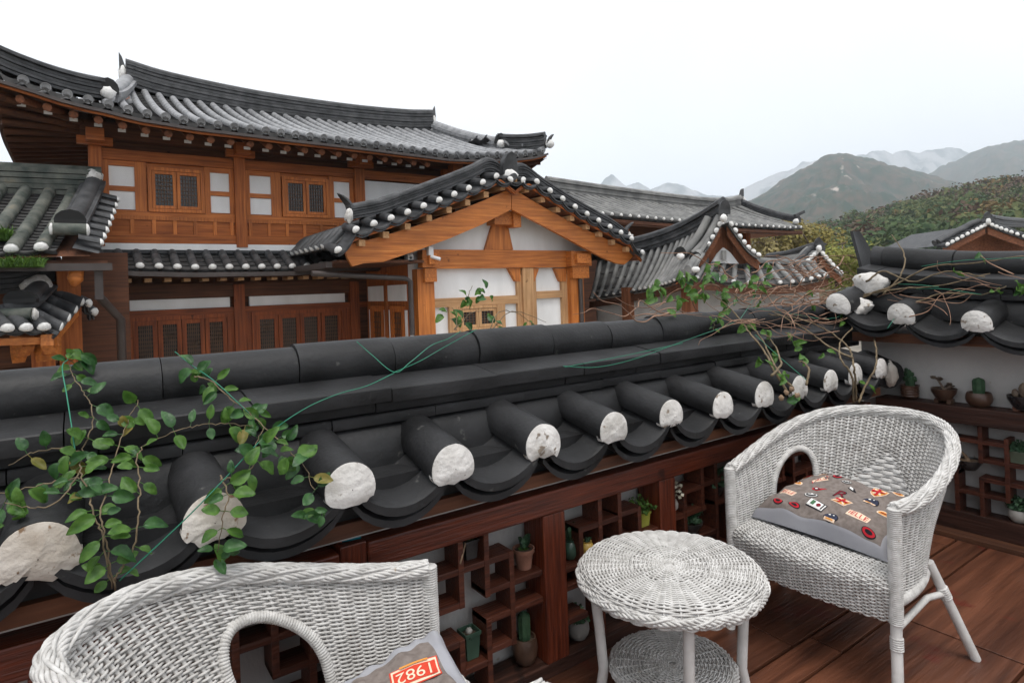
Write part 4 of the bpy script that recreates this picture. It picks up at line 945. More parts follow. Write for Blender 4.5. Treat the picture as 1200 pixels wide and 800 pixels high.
sg = small_gable('small dark gabled roof peeping up just left of the right wall end tile', ((934, 318), (945, 308), (953, 300), (959, 295)), ((962, 295), (970, 304), (978, 313), (988, 322)), 19, 6,
    ((945, 325), (985, 325), (973, 310), (961, 298), (951, 310)), ((962, 296, 19.2), (945, 300, 21), (925, 305, 23), (900, 308, 25)))
sg2 = small_gable('small gabled house at the right edge with an orange gable, below the wooded hill', ((1108, 288), (1125, 279), (1143, 270), (1157, 263)), ((1160, 263), (1176, 269), (1196, 276), (1225, 286)), 21, 9,
    ((1110, 300), (1215, 300), (1190, 284), (1158, 272), (1128, 285)), ((1160, 264, 21.2), (1175, 266, 22.5), (1200, 266.5, 26), (1230, 267, 29)), None, 'w_mid', 'tile_dark')
# ------------------------------------------------------------------ hills, mountains, trees
M['mtn'] = mat('wooded_mountain', (.014, .034, .016), (.080, .058, .038), .05, (1, 1, 1), .95, 0, 1, .1, 12, speck=(.024, .645, (.40, .34, .30)), lo=.38, hi=.64)
M['mtn_r'] = mat('wooded_slope', (.018, .036, .018), (.075, .058, .036), .035, (1, 1, 1), .95, 0, 1, .1, 9, speck=(.011, .69, (.34, .31, .28)))
M['mtn_far'] = mat('granite_peak', (.05, .06, .045), (.30, .29, .28), .010, (1, 1, .5), .95, 0, 1, .1, 9, lo=.42, hi=.56)
M['hill'] = mat('hill_soil', (.055, .045, .025), (.10, .075, .045), .12, (1, 1, 1), .95, 0, 1, .1)
HSD = 16
def mountain(name, sil, D0, D1, m, nu, nd, rough, seed, back=1.1, curve=1.3):
    S = sorted(sil); u0, u1 = S[0][0], S[-1][0]; rows = []
    for j in range(nd + 1):
        t = j / nd * 1.25; row = []
        for i in range(nu + 1):
            u = lerp(u0, u1, i / nu); v = interp(u, S); top = dep(u, v, D1); D = lerp(D0, D1, t) if t <= 1 else D1 * (1 + (t - 1) * (back - 1) * 4)
            g = dep(u, v, D); h = top.z + 1.4
            f = t ** curve if t <= 1 else max(0, 1 - (t - 1) * 3.2)
            q = g * (1 / (D1 * .16)); rid = 1 - abs(mnoise.fractal(Vector((q.x + seed, q.y, 0)), 1.0, 2.0, 6)) * 2
            amp = rough * h * (1 - abs(2 * min(t, 1) - 1) ** 3 if t < 1 else 0)
            fine = mnoise.fractal(Vector((q.x * 6 + seed, q.y * 6, 3)), .8, 2.0, 4) * h * .022
            row.append((g.x, g.y, -1.45 + max(0, h * f + (rid - .55) * amp + fine * min(1, t * 3))))
        rows.append(row)
    b = MB(); b.grid(rows); return tag(b.build(name, m, smooth=180), kind='structure')
mountain('mountain', [(700, 246), (740, 242), (800, 240), (850, 238), (880, 236), (900, 223), (915, 212), (930, 203), (945, 194), (960, 187), (972, 182), (985, 179.5), (1000, 181), (1010, 183), (1025, 187), (1040, 192), (1060, 198), (1080, 203), (1105, 209), (1125, 214), (1160, 228), (1220, 245), (1300, 260)], 420, 1100, M['mtn'], 300, 70, .17, 3)
mountain('mountain', [(960, 268), (1040, 226), (1075, 207), (1090, 200), (1110, 190), (1125, 186), (1145, 176), (1160, 169), (1175, 164), (1190, 162), (1205, 159), (1240, 150), (1300, 140), (1400, 150)], 900, 1800, M['mtn_r'], 160, 36, .2, 9)
mountain('far_mountain', [(560, 232), (640, 226), (690, 222), (703, 216), (709, 210), (716, 206), (721, 207), (727, 212), (734, 217), (740, 216), (747, 214), (753, 216), (762, 222), (770, 219), (780, 214.5), (790, 214), (802, 218), (815, 223), (830, 228), (850, 231), (866, 227), (875, 220), (885, 214), (897, 209), (905, 205), (915, 203), (926, 199), (940, 190), (990, 182), (1015, 180), (1022, 177), (1038, 178), (1046, 181), (1054, 176), (1062, 174.5), (1068, 177), (1078, 181), (1090, 177), (1100, 174), (1112, 172.5), (1122, 174), (1130, 178), (1150, 184), (1200, 192), (1300, 195), (1400, 190)], 2300, 3250, M['mtn_far'], 420, 30, .24, 17, back=1.03)
HS = [(840, 300), (880, 285), (910, 272), (935, 266), (960, 261), (1000, 252), (1040, 244), (1060, 236), (1080, 230), (1100, 222), (1130, 217), (1160, 209), (1200, 205), (1260, 195), (1340, 190)]
HS = [(u, v + HSD) for u, v in HS]
mountain('hill', HS, 60, 230, M['hill'], 90, 24, .05, 5, curve=1.1)
def leafmat(name, c1, c2, sc=.6, tr=.2):
    return mat(name, c1, c2, sc, (1, 1, 1), .8, 0, 1, .2, 4, trans=tr, isl=.35)
FOL = [leafmat('pine_green', (.028, .058, .020), (.088, .125, .044)), leafmat('olive_green', (.06, .078, .026), (.13, .14, .052)), leafmat('russet_leaves', (.070, .042, .026), (.125, .075, .046)), leafmat('bare_brown_twigs', (.085, .060, .042), (.14, .10, .072)), leafmat('tawny_leaves', (.13, .085, .030), (.19, .13, .05))]
def crown(b, c, R, n, s, r, flat=.75, lobes=6):
    L = [(c + V(r.uniform(-.65, .65) * R, r.uniform(-.65, .65) * R, r.uniform(-.45, .5) * R * flat), R * r.uniform(.38, .6)) for _ in range(lobes)]
    for k in range(n):
        lc, lr = r.choice(L); d = V(r.gauss(0, 1), r.gauss(0, 1), r.gauss(0, 1) * .9).normalized()
        p = lc + V(d.x, d.y, d.z * flat) * lr * r.uniform(.65, 1.05); q = s * r.uniform(.6, 1.3)
        n1 = (d + V(r.uniform(-.8, .8), r.uniform(-.8, .8), r.uniform(-.2, .9))).normalized(); t = n1.orthogonal().normalized(); w = n1.cross(t)
        a = r.uniform(0, 6.28); t2 = t * math.cos(a) + w * math.sin(a); w2 = n1.cross(t2)
        b.add([p - t2 * q, p + w2 * q * .6, p + t2 * q, p - w2 * q * .6], [(0, 1, 2, 3)])
def forest():
    b = MB(); r = random.Random(31)
    for k in range(720):
        u = r.uniform(905, 1330); f = r.random() ** .8; D = lerp(85, 236, f); v = interp(u, HS)
        top = dep(u, v, 230); h = top.z + 1.4; t = (D - 60) / 170; z = -1.45 + h * min(1, t) ** 1.1
        g = dep(u, v, D); R = r.uniform(2.8, 6.2)
        sp = nz(g.x * .035 + 3, g.y * .035) + r.uniform(-.28, .28)
        b.mi = 2 if sp > .30 else 3 if sp > .2 else 4 if sp > .16 else 1 if sp > -.05 else 0
        crown(b, V(g.x, g.y, z + R * .55), R, 150 if b.mi != 3 else 110, .66 if b.mi != 3 else .40, r, .7 if b.mi else .55)
    return tag(b.build('hillside_wood', FOL), 'mixed pine and russet autumn wood covering the near hill on the right', 'wood', kind='stuff')
forest()
M['bark'] = mat('bark', (.07, .05, .038), (.13, .10, .08), 10, (1, 1, .3), .9, .3, 20)
GOLD = [leafmat('golden_leaves', (.20, .165, .05), (.33, .285, .10), .9, .35), leafmat('yellow_green_leaves', (.17, .19, .045), (.30, .30, .09), .9, .35), leafmat('straw_leaves', (.21, .17, .075), (.33, .28, .13), .9, .3)]
def tree(label, u, v, D, R, n, m, flat=.8, seed=1, s=.10, gnd=-1.4, name='garden_tree'):
    c = dep(u, v, D); t = thing(name, label, 'tree', (c.x, c.y, gnd), 'golden trees beyond the roofs'); r = random.Random(seed); tr = MB()
    base = V(c.x, c.y, gnd); tr.tube(crom([base, base.lerp(c, .4) + V(.15, .1, 0), c], 5), [.16] * 5 + [.10] * 6, 8)
    for k in range(9):
        a = r.uniform(0, 6.28); e = c + V(math.cos(a) * R * .75, math.sin(a) * R * .75, r.uniform(-.2, .7) * R); tr.tube(crom([base.lerp(c, r.uniform(.4, .9)), c.lerp(e, .5) - UP * .1, e], 4), .035, 5)
    tr.build('trunk', M['bark'], t); cb = MB(); crown(cb, c, R, n, s, r, flat, 9); cb.build('crown', m, t); return t
tree('golden leafed tree rising between the long hall and the right wall', 955, 296, 30, 1.8, 2600, GOLD[0], .9, 3)
tree('straw coloured bushy tree at the corner of the long hall', 906, 285, 31, 1.7, 2600, GOLD[2], .8, 5)
tree('yellow green bush just left of the upright end tile', 982, 312, 27, 1.6, 2400, GOLD[1], .9, 7)
# ------------------------------------------------------------------ haze over the valley
haze = MB(); haze.box(-3750, 3750, -3750, 3750, -2.6, 760)
hm = bpy.data.materials.new('valley_haze'); hm.use_nodes = True; hn = hm.node_tree; hn.nodes.clear()
ho = hn.nodes.new('ShaderNodeOutputMaterial'); hv = hn.nodes.new('ShaderNodeVolumePrincipled')
hv.inputs['Color'].default_value = (.82, .905, 1.0, 1); hv.inputs['Density'].default_value = .00032; hv.inputs['Anisotropy'].default_value = .1
hn.links.new(hv.outputs['Volume'], ho.inputs['Volume']); hm.cycles.homogeneous_volume = True
tag(haze.build('haze', hm), kind='stuff')
# ------------------------------------------------------------------ white wicker furniture
M['wick'] = mat('white_painted_wicker', (.43, .415, .395), (.61, .595, .575), 30, (1, 1, 1), .55, .2, 120, .4, speck=(55, .70, (.42, .36, .30)))
M['cane'] = mat('white_painted_cane', (.50, .485, .465), (.61, .595, .575), 14, (1, 1, 1), .5, .08, 60, .4, speck=(50, .71, (.36, .28, .20)))
def weave(b, S, ns, nr, amp, rad, mask=None, closed=False, sub=4, sides=5, stakes=True, t0=0., t1=1., srad=None, phase=0):
    """woven panel over S(u, t): nr weavers running along u, going in and out of ns stakes running along t"""
    def N(u, t):
        e = 1e-3; a = S(u + e, t) - S(u - e, t); c = S(u, min(1, t + e)) - S(u, max(0, t - e))
        n = a.cross(c); return n.normalized() if n.length > 1e-12 else Vector((0, 0, 1))
    rng = random.Random(ns * 31 + nr)
    for k in range(nr):
        t = t0 + (t1 - t0) * (k + .5) / nr; path = []
        jig = [rng.uniform(-.25, .25) for _ in range(ns + 1)]
        cnt = ns * sub
        for i in range(cnt + 1):
            u = i / cnt; ph = i / sub
            if mask and not mask(u, t):
                if len(path) > 2: b.tube(path, rad, sides)
                path = []; continue
            w = math.cos(math.pi * (ph + k + phase))
            w = math.copysign(abs(w) ** .7, w)
            tt = t + jig[int(ph)] * .35 * (t1 - t0) / nr
            path.append(S(u, tt) + N(u, tt) * amp * w)
        if len(path) > 2: b.tube(path, rad, sides, caps=True)
    if stakes:
        for i in range(0, ns + (0 if closed else 1)):
            u = i / ns; path = []
            for q in range(13):
                t = t0 + (t1 - t0) * q / 12
                if mask and not mask(u, t):
                    if len(path) > 1: b.tube(path, srad or rad * .9, 4)
                    path = []; continue
                path.append(S(u, t))
            if len(path) > 1: b.tube(path, srad or rad * .9, 4)
def wrapped(b, path, rad, pitch=.0065, n=9, bump=.13):
    """a cane core wound with thin strand"""
    P = crom(path, 8) if len(path) > 2 else [Vector(path[0]).lerp(Vector(path[1]), k / 8) for k in range(9)]
    L = sum((P[i + 1] - P[i]).length for i in range(len(P) - 1)); m = max(4, int(L / pitch)) * 3
    out = []; R = []; acc = [0]
    for i in range(len(P) - 1): acc.append(acc[-1] + (P[i + 1] - P[i]).length)
    j = 0
    for q in range(m + 1):
        d = L * q / m
        while j < len(P) - 2 and acc[j + 1] < d: j += 1
        f = (d - acc[j]) / max(1e-9, acc[j + 1] - acc[j]); out.append(P[j].lerp(P[j + 1], min(1, f)))
        R.append(rad * (1 + (0 if q % 3 else -bump)))
    b.tube(out, R, n)
def braid(b, path, rad, strands=12, turns=6, sr=.0052, flat=1.0, sides=5):
    """plaited border: strands spiralling both ways round a path, passing over and under"""
    P = crom(path, 6); N = len(P); acc = [0]
    for i in range(N - 1): acc.append(acc[-1] + (P[i + 1] - P[i]).length)
    L = acc[-1]; frames = []
    nrm = None
    for i in range(N):
        t = (P[min(i + 1, N - 1)] - P[max(0, i - 1)]).normalized()
        if nrm is None: nrm = t.cross(UP).normalized()
        nrm = (nrm - t * nrm.dot(t)).normalized(); frames.append((P[i], nrm.copy(), t.cross(nrm)))
    def F(s):
        d = s * L; lo = 0
        import bisect
        lo = min(max(bisect.bisect_right(acc, d) - 1, 0), N - 2); f = (d - acc[lo]) / max(1e-9, acc[lo + 1] - acc[lo])
        return [frames[lo][q].lerp(frames[lo + 1][q], f) for q in range(3)]
    steps = int(L / .008)
    for dirn in (1, -1):
        m = strands if dirn == 1 else strands // 2
        for k in range(m):
            pts = []
            for q in range(steps + 1):
                s = q / steps; a = 2 * math.pi * (k / m + dirn * turns * s * (1 if dirn == 1 else .8))
                p, n1, n2 = F(s); over = math.sin(a * 4 + s * L * 55) * .0034 * dirn
                rr = rad + over
                pts.append(p + n1 * math.cos(a) * rr + n2 * math.sin(a) * rr * flat)
            b.tube(pts, sr, sides)
    b.tube(P, rad * .86, 10)

CW, CWB, CD, ZF, ZB = .639, 1.0, .835, .668, .833
def plan(u, hw, hb, d, n):
    a = math.pi * u; cx, sx = math.cos(a), math.sin(max(0, min(math.pi, a)))
    y = math.copysign(abs(cx) ** (2 / n), cx); x = -abs(sx) ** (2 / n) * d
    return x, y * (hw + (hb - hw) * sx)
def rim_pt(u):
    x, y = plan(u, CW / 2, CWB / 2, CD, 1.82); k = -x / CD; k = k * k * (3 - 2 * k)
    return Vector((x, y, ZF + (ZB - ZF) * k))
def base_pt(u):
    x, y = plan(u, .305, .36, .56, 2.1)
    return Vector((x, y, .345))
def shell(u, t):
    u = max(-.001, min(1.001, u)); u = max(0, min(1, u))
    a, c = base_pt(u), rim_pt(u); p = a.lerp(c, t)
    bul = math.sin(math.pi * t) * .02; d = Vector((p.x + .25, p.y, 0)); d = d.normalized() if d.length > 1e-6 else d
    return p - d * bul * .5
HOLES = ((.222, .30), (.778, .30))
HW, HT0, HT1 = .072, .12, .75
def in_hole(u, t, g=0.):
    for c, _ in HOLES:
        if HT0 < t < HT1 + g:
            f = (t - HT0) / (HT1 - HT0); w = (HW + g * .18) * (1 if f < .45 else math.sqrt(max(0, 1 - ((f - .45) / .55 / (1 + g)) ** 2)))
            if abs(u - c) < w: return True
    return False
def in_loz(u, t): return abs(u - .5) / .095 + abs(t - .40) / .26 < 1
def build_chair(label, loc, rz):
    root = thing('wicker_armchair', label, 'armchair', (0, 0, 0), 'white wicker armchairs')
    mask = lambda u, t: not in_hole(u, t, .02) and not in_loz(u, t)
    b = MB(); weave(b, shell, 57, 66, .0054, .0033, mask, sub=4, sides=5, t0=.02, t1=.985, srad=.0055)
    # flat basket-weave lozenge low in the middle of the back
    b.build('woven_back', M['wick'], root, 180)
    def loz(b):
        for r in range(18):
            t = .15 + r * .029; w = .095 * (1 - abs(t - .40) / .26)
            if w < .005: continue
            m = 60; rows = [[], [], []]
            for i in range(m + 1):
                u = lerp(.5 - w - .008, .5 + w + .008, i / m); N = (Vector((-.28, 0, .6)) - shell(u, t)).normalized()
                k = math.cos(math.pi * (u * 57 / 2 + r)); k = math.copysign(abs(k) ** .6, k) * .0085
                for q, dt in enumerate((-.013, 0, .013)): rows[q].append(shell(u, t + dt) + N * (k * .7 + (.0015 if q == 1 else 0)))
            b.grid(rows)
    part('basket_panel', M['cane'], root, loz, 50)
    part('braided_rim', M['wick'], root, lambda b: braid(b, [rim_pt(i / 26) for i in range(27)], .0195, 18, 2.6, .0044), 180)
    for c, _ in HOLES:
        pts = []
        for i in range(15):
            f = i / 14
            if f < .2: u, t = c - HW, lerp(HT0 - .12, HT0 + .45 * (HT1 - HT0), f / .2)
            elif f > .8: u, t = c + HW, lerp(HT0 + .45 * (HT1 - HT0), HT0 - .12, (f - .8) / .2)
            else:
                a = math.pi * (1 - (f - .2) / .6); u = c + HW * math.cos(a); t = HT0 + (.45 + .55 * math.sin(a)) * (HT1 - HT0)
            pts.append(shell(u, t))
        part('opening_border', M['wick'], root, lambda b: wrapped(b, pts, .0155, .0075, 9, .16), 60)
    # seat top and front apron
    def seatS(u, t):
        y = lerp(-.315, .315, u); bow = .035 * (1 - (2 * u - 1) ** 2)
        if t < .38: return Vector((lerp(-.16, -.012, t / .38) + bow, y, .425 + .004 * math.sin(t * 8)))
        if t < .55:
            a = (t - .38) / .17 * math.pi / 2; return Vector((-.012 + bow + .03 * math.sin(a), y, .395 + .03 * math.cos(a)))
        f = (t - .55) / .45; return Vector((.018 + bow - .025 * f, y, lerp(.395, .272, f)))
    part('woven_apron', M['wick'], root, lambda b: weave(b, seatS, 28, 42, .0044, .0034, None, sub=4, sides=5, srad=.005), 180)
    def seat(b):
        b.grid([[(x, y * .315 * max(.05, 1 - (-x / .555) ** 2.3) ** .45, .417) for y in [-1 + k / 6 for k in range(13)]] for x in (-.06, -.16, -.3, -.42, -.5, -.54)])
        b.grid([[(x, y * .315 * max(.05, 1 - (-x / .555) ** 2.3) ** .45, .405) for y in [1 - k / 6 for k in range(13)]] for x in (-.06, -.16, -.3, -.42, -.5, -.54)])
    part('seat', M['cane'], root, seat, 40)
    part('seat_ring', M['wick'], root, lambda b: wrapped(b, [base_pt(i / 16) + Vector((0, 0, -.005)) for i in range(17)], .021, .008, 9, .14), 60)
    for s in (1, -1):
        part('arm_post', M['wick'], root, lambda b: wrapped(b, [(.004, s * .322, .675), (.006, s * .318, .28)], .023, .0068, 10, .12), 60)
        def fl(b):
            b.tube([(.002, s * .315, .30), (.012, s * .318, .12), (.03, s * .325, 0)], .0185, 12)
        l = part('leg', M['cane'], root, fl, 60)
        part('cane_wrap', M['wick'], l, lambda b: wrapped(b, [(.004, s * .316, .235), (.008, s * .3175, .19)], .022, .007, 10, .12), 60)
        def rl(b): b.tube([(-.36, s * .285, .375), (-.425, s * .335, .19), (-.49, s * .385, 0)], .0175, 12)
        l = part('leg', M['cane'], root, rl, 60)
        part('cane_wrap', M['wick'], l, lambda b: wrapped(b, [(-.393, s * .312, .28), (-.408, s * .324, .235)], .0215, .007, 10, .12), 60)
        part('brace', M['cane'], root, lambda b: b.tube([(.0, s * .31, .25), (-.15, s * .30, .25), (-.30, s * .298, .262), (-.402, s * .318, .255)], .012, 8), 60)
    root.location = loc; root.rotation_euler = (0, 0, rz)
    return root
near = build_chair('white wicker armchair at the near left, cropped by the lower picture edge', (.764, 1.296, 0), -.11)
far = copy_tree(near); far.location = (2.247, 1.307, 0); far.rotation_euler = (0, 0, math.pi + .017)
far['label'] = 'white wicker armchair standing whole on the deck at the right, badge-print cushion in its seat'

TX, TY = 1.622, 1.437
def build_table():
    root = thing('wicker_table', 'round white wicker side table with a woven lower shelf, between the two armchairs', 'side table', (TX, TY, 0))
    def disc(R, z, rim, drop):
        def S(u, t):
            a = 2 * math.pi * u; L = R - rim; tot = L + rim * 1.57 + drop; d = t * tot
            if d < L: r, zz = max(.004, d), 0
            elif d < L + rim * 1.57:
                q = (d - L) / rim; r, zz = L + rim * math.sin(q), -rim * (1 - math.cos(q))
            else: r, zz = R - (d - L - rim * 1.57) * .25, -rim - (d - L - rim * 1.57)
            return Vector((TX + r * math.cos(a), TY + r * math.sin(a), z + zz - .004 * math.exp(-(r / .06) ** 2)))
        return S
    def top(b):
        S = disc(.306, .507, .034, .026)
        weave(b, S, 20, 16, .0040, .0034, None, True, 6, 5, True, .05, .38, .005)
        weave(b, S, 38, 30, .0042, .0034, None, True, 4, 5, True, .38, .90, .0045, 1)
        weave(b, S, 48, 9, .0056, .0048, None, True, 4, 5, True, .90, 1.0, .0045)
        b.lathe([(.0, .0), (.012, -.001), (.018, -.006)], (TX, TY, .508), 14)
        b.lathe([(.012, 0), (.285, 0)], (TX, TY, .498), 32)
        rows = [(TX + .302 * math.cos(2 * math.pi * k / 60), TY + .302 * math.sin(2 * math.pi * k / 60), .470) for k in range(61)]
        braid(b, rows, .0125, 9, 9, .0046)
    part('table_top', M['wick'], root, top, 180)
    def low(b):
        S = disc(.205, .170, .016, .012)
        weave(b, S, 24, 32, .003, .0033, None, True, 4, 5, True, .05, 1., .0045)
        b.lathe([(.0, 0), (.19, 0)], (TX, TY, .162), 32)
        braid(b, [(TX + .205 * math.cos(2 * math.pi * k / 50), TY + .205 * math.sin(2 * math.pi * k / 50), .158) for k in range(51)], .008, 6, 9, .004)
    part('lower_shelf', M['wick'], root, low, 180)
    for k in range(4):
        a = math.radians(143 + 90 * k); c, s = math.cos(a), math.sin(a)
        l = part('leg', M['cane'], root, lambda b: b.tube([(TX + .262 * c, TY + .262 * s, .478), (TX + .245 * c, TY + .245 * s, .30), (TX + .235 * c, TY + .235 * s, .15), (TX + .262 * c, TY + .262 * s, 0)], .0175, 12), 60)
        part('cane_wrap', M['wick'], l, lambda b: wrapped(b, [(TX + .262 * c, TY + .262 * s, .474), (TX + .258 * c, TY + .258 * s, .438)], .021, .007, 10, .12), 60)
build_table()
# ------------------------------------------------------------------ cushions
M['cloth'] = mat('grey_cotton', (.30, .30, .325), (.37, .37, .395), 5, (1, 1, 1), .9, .12, 260, .15)
M['print'] = mat('brown_print_ground', (.155, .128, .115), (.215, .182, .165), 60, (1, 1, 1), .9, .12, 260, .15)
M['piping'] = mat('white_piping', (.66, .66, .67), None, rough=.8)
def ink(n, c): M[n] = mat(n, c, tuple(x * 1.12 for x in c), 90, (1, 1, 1), .85, spec=.15)
ink('ink_cream', (.74, .56, .42)); ink('ink_red', (.42, .020, .030)); ink('ink_dark_red', (.16, .012, .022)); ink('ink_black', (.016, .014, .018)); ink('ink_white', (.72, .71, .69)); ink('ink_orange', (.62, .26, .055)); ink('ink_navy', (.03, .035, .06)); ink('ink_green', (.06, .14, .07)); ink('ink_scarlet', (.55, .055, .030))
INKS = ['ink_cream', 'ink_red', 'ink_dark_red', 'ink_black', 'ink_white', 'ink_orange', 'ink_navy', 'ink_green', 'ink_scarlet']
def text_pts(s, size):
    cu = bpy.data.curves.new('lettering', 'FONT'); cu.body = s; cu.size = size; cu.align_x = 'CENTER'; cu.align_y = 'CENTER'
    ob = bpy.data.objects.new('lettering', cu); COL.objects.link(ob); dg = bpy.context.evaluated_depsgraph_get()
    me = bpy.data.meshes.new_from_object(ob.evaluated_get(dg)); bpy.data.objects.remove(ob)
    out = ([Vector(v.co) for v in me.vertices], [tuple(p.vertices) for p in me.polygons]); bpy.data.meshes.remove(me); return out
class Cushion:
    def __init__(s, c, th, seed, bu=.80, bv=.80): s.c = [Vector(p) for p in c]; s.th = th; s.seed = seed; s.bu, s.bv = bu, bv
    def B(s, u, v):
        a, b = (u + 1) / 2, (v + 1) / 2; return s.c[0].lerp(s.c[1], b).lerp(s.c[2].lerp(s.c[3], b), a)
    def N(s): return (s.c[2] - s.c[0]).cross(s.c[1] - s.c[0]).normalized() * (1 if (s.c[2] - s.c[0]).cross(s.c[1] - s.c[0]).z > 0 else -1)
    def top(s, u, v, lift=0.):
        pin = 1 - .10 * (1 - abs(u) ** 2) * abs(v) ** 6; pin2 = 1 - .06 * (1 - abs(v) ** 2) * abs(u) ** 6
        e = max(0, (1 - abs(u) ** 5)) * max(0, (1 - abs(v) ** 5))
        h = s.th * (e ** .5) + .010 * nz(u * 1.7 + s.seed, v * 1.7) * min(1, e * 4) + .016 * nz(u * 5 + s.seed, v * 3.1, 2) * min(1, e * 6) * (abs(u) > .45 or abs(v) > .5) 
        return s.B(u * pin2, v * pin) + s.N() * (h + lift)
    def bot(s, u, v):
        e = max(0, (1 - abs(u) ** 4)) * max(0, (1 - abs(v) ** 4)); return s.B(u, v * (1 - .10 * (1 - u * u) * abs(v) ** 6)) - s.N() * (.02 * e ** .4)
    def build(s, root, piping=False):
        n = 44; g = [-1 + 2 * k / n for k in range(n + 1)]; b = MB()
        for i in range(n):
            for j in range(n):
                um, vm = (g[i] + g[i + 1]) / 2, (g[j] + g[j + 1]) / 2
                b.mi = 1 if abs(um) < s.bu and abs(vm) < s.bv else 0
                b.add([s.top(g[i], g[j]), s.top(g[i], g[j + 1]), s.top(g[i + 1], g[j + 1]), s.top(g[i + 1], g[j])], [(0, 1, 2, 3)])
        b.mi = 0; b.grid([[s.bot(u, v) for v in g[::-2]] for u in g[::2]])
        o = b.build('cover', [M['cloth'], M['print']], root, 180)
        me = o.data; import bmesh
        bm = bmesh.new(); bm.from_mesh(me); bmesh.ops.remove_doubles(bm, verts=bm.verts, dist=1e-5); bmesh.ops.recalc_face_normals(bm, faces=bm.faces); bm.to_mesh(me); bm.free()
        if piping:
            ed = [(u, 1) for u in g] + [(1, v) for v in g[::-1]] + [(u, -1) for u in g[::-1]] + [(-1, v) for v in g]
            part('piping', M['piping'], root, lambda b: b.tube([s.top(u, v) for u, v in ed], .0042, 6), 180)
    def badge(s, root, cu, cv, rot, shapes, scale=1.):
        """a printed badge lying on the cloth; shapes are (ink, points in metres)"""
        b = MB(); eu = (s.B(1, 0) - s.B(-1, 0)).length / 2; ev = (s.B(0, 1) - s.B(0, -1)).length / 2; c, q = math.cos(rot), math.sin(rot)
        def mp(x, y, l): x, y = x * scale, y * scale; return s.top(cu + (x * c - y * q) / eu, cv + (x * q + y * c) / ev, l)
        for k, (ik, pts) in enumerate(shapes):
            b.mi = INKS.index(ik); l = .0016 + .0011 * k
            if isinstance(pts, tuple):                         # lettering
                vs, fs = pts; b.add([mp(p.x, p.y, l) for p in vs], fs)
            else:
                m = Vector((sum(p[0] for p in pts) / len(pts), sum(p[1] for p in pts) / len(pts)))
                R = [[mp(lerp(m.x, p[0], f), lerp(m.y, p[1], f), l) for p in pts] for f in (.01, .35, .7, 1)]
                b.grid(R, True)
        return b.build('badge', [M[i] for i in INKS], root)
def ell(a, b, n=20, cx=0, cy=0): return [(cx + a * math.cos(2 * math.pi * k / n), cy + b * math.sin(2 * math.pi * k / n)) for k in range(n)]
def rect(w, h, cx=0, cy=0): return [(cx - w, cy - h), (cx, cy - h), (cx + w, cy - h), (cx + w, cy), (cx + w, cy + h), (cx, cy + h), (cx - w, cy + h), (cx - w, cy)]
def rbar(x0, y0, x1, y1, w):
    d = Vector((x1 - x0, y1 - y0)).normalized(); s = Vector((-d.y, d.x)) * w; return [(x0 + s.x, y0 + s.y), (x0 - s.x, y0 - s.y), (x1 - s.x, y1 - s.y), (x1 + s.x, y1 + s.y)]
def banner(t): return [('ink_cream', rect(.052, .022)), ('ink_red', text_pts(t, .042))]
shield_o = [(-.034, .034), (0, .030), (.034, .034), (.036, .0), (.022, -.026), (0, -.042), (-.022, -.026), (-.036, 0)]
SHIELD = [('ink_cream', [(x * 1.15, y * 1.15) for x, y in shield_o]), ('ink_orange', shield_o), ('ink_cream', rbar(-.026, .026, .020, -.024, .005)), ('ink_cream', rbar(.026, .026, -.020, -.024, .005)), ('ink_red', rbar(0, .030, 0, -.038, .006)), ('ink_red', rbar(-.034, .004, .034, .004, .006))]
FLAG = [('ink_cream', rect(.042, .028)), ('ink_orange', rect(.037, .023)), ('ink_cream', rbar(-.034, .021, .034, -.021, .004)), ('ink_cream', rbar(.034, .021, -.034, -.021, .004)), ('ink_red', rbar(0, .023, 0, -.023, .006)), ('ink_red', rbar(-.037, 0, .037, 0, .006))]
OVAL = [('ink_black', ell(.040, .027)), ('ink_white', ell(.036, .023)), ('ink_black', ell(.030, .018)), ('ink_white', rbar(-.018, .0, .018, .004, .004)), ('ink_white', ell(.007, .009, 12, .004, .003))]
EYEB = [('ink_cream', ell(.038, .020)), ('ink_orange', ell(.030, .013)), ('ink_dark_red', rbar(-.016, 0, .016, 0, .004))]
ROUND = [('ink_black', ell(.040, .034)), ('ink_navy', ell(.036, .030)), ('ink_cream', rbar(-.030, -.022, .030, -.022, .008)), ('ink_orange', rbar(-.02, -.022, .02, -.022, .004)), ('ink_white', ell(.007, .007, 8, -.01, .010)), ('ink_white', ell(.005, .005, 8, .012, .012))]
ARR = [('ink_black', [(-.04, .014), (.0, .010), (.045, -.016), (.01, -.016), (-.03, -.010)]), ('ink_white', [(-.030, .009), (-.004, .006), (.012, -.010), (-.020, -.006)])]
HOOK = [('ink_red', [(-.038, 0), (-.03, -.02), (-.005, -.024), (.015, -.008), (.045, .014), (.005, .008), (-.02, .016)]), ('ink_black', [(-.030, -.002), (-.022, -.014), (-.006, -.017), (.012, -.003), (-.004, .004), (-.018, .008)]), ('ink_white', ell(.008, .006, 10, -.012, -.004))]
BW = [('ink_black', rect(.048, .027)), ('ink_white', rect(.044, .022)), ('ink_green', rect(.010, .015, -.018, 0)), ('ink_dark_red', ell(.011, .013, 12, .014, 0)), ('ink_black', rbar(.036, .02, .036, -.02, .003))]
RED = [('ink_black', ell(.042, .024)), ('ink_red', ell(.036, .019)), ('ink_black', ell(.022, .010))]
def RR(): return [('ink_black', text_pts('R', .105)), ('ink_dark_red', text_pts('R', .088))]
cr_ = Cushion([(2.345, 1.055, .44), (2.365, 1.625, .44), (2.73, 1.06, .505), (2.735, 1.54, .53)], .100, 4.2, .90, .90)
ct = thing('cushion', 'grey bordered cushion with brown badge print, lying in the right armchair', 'cushion', (2.55, 1.31, .43))
cr_.build(ct)
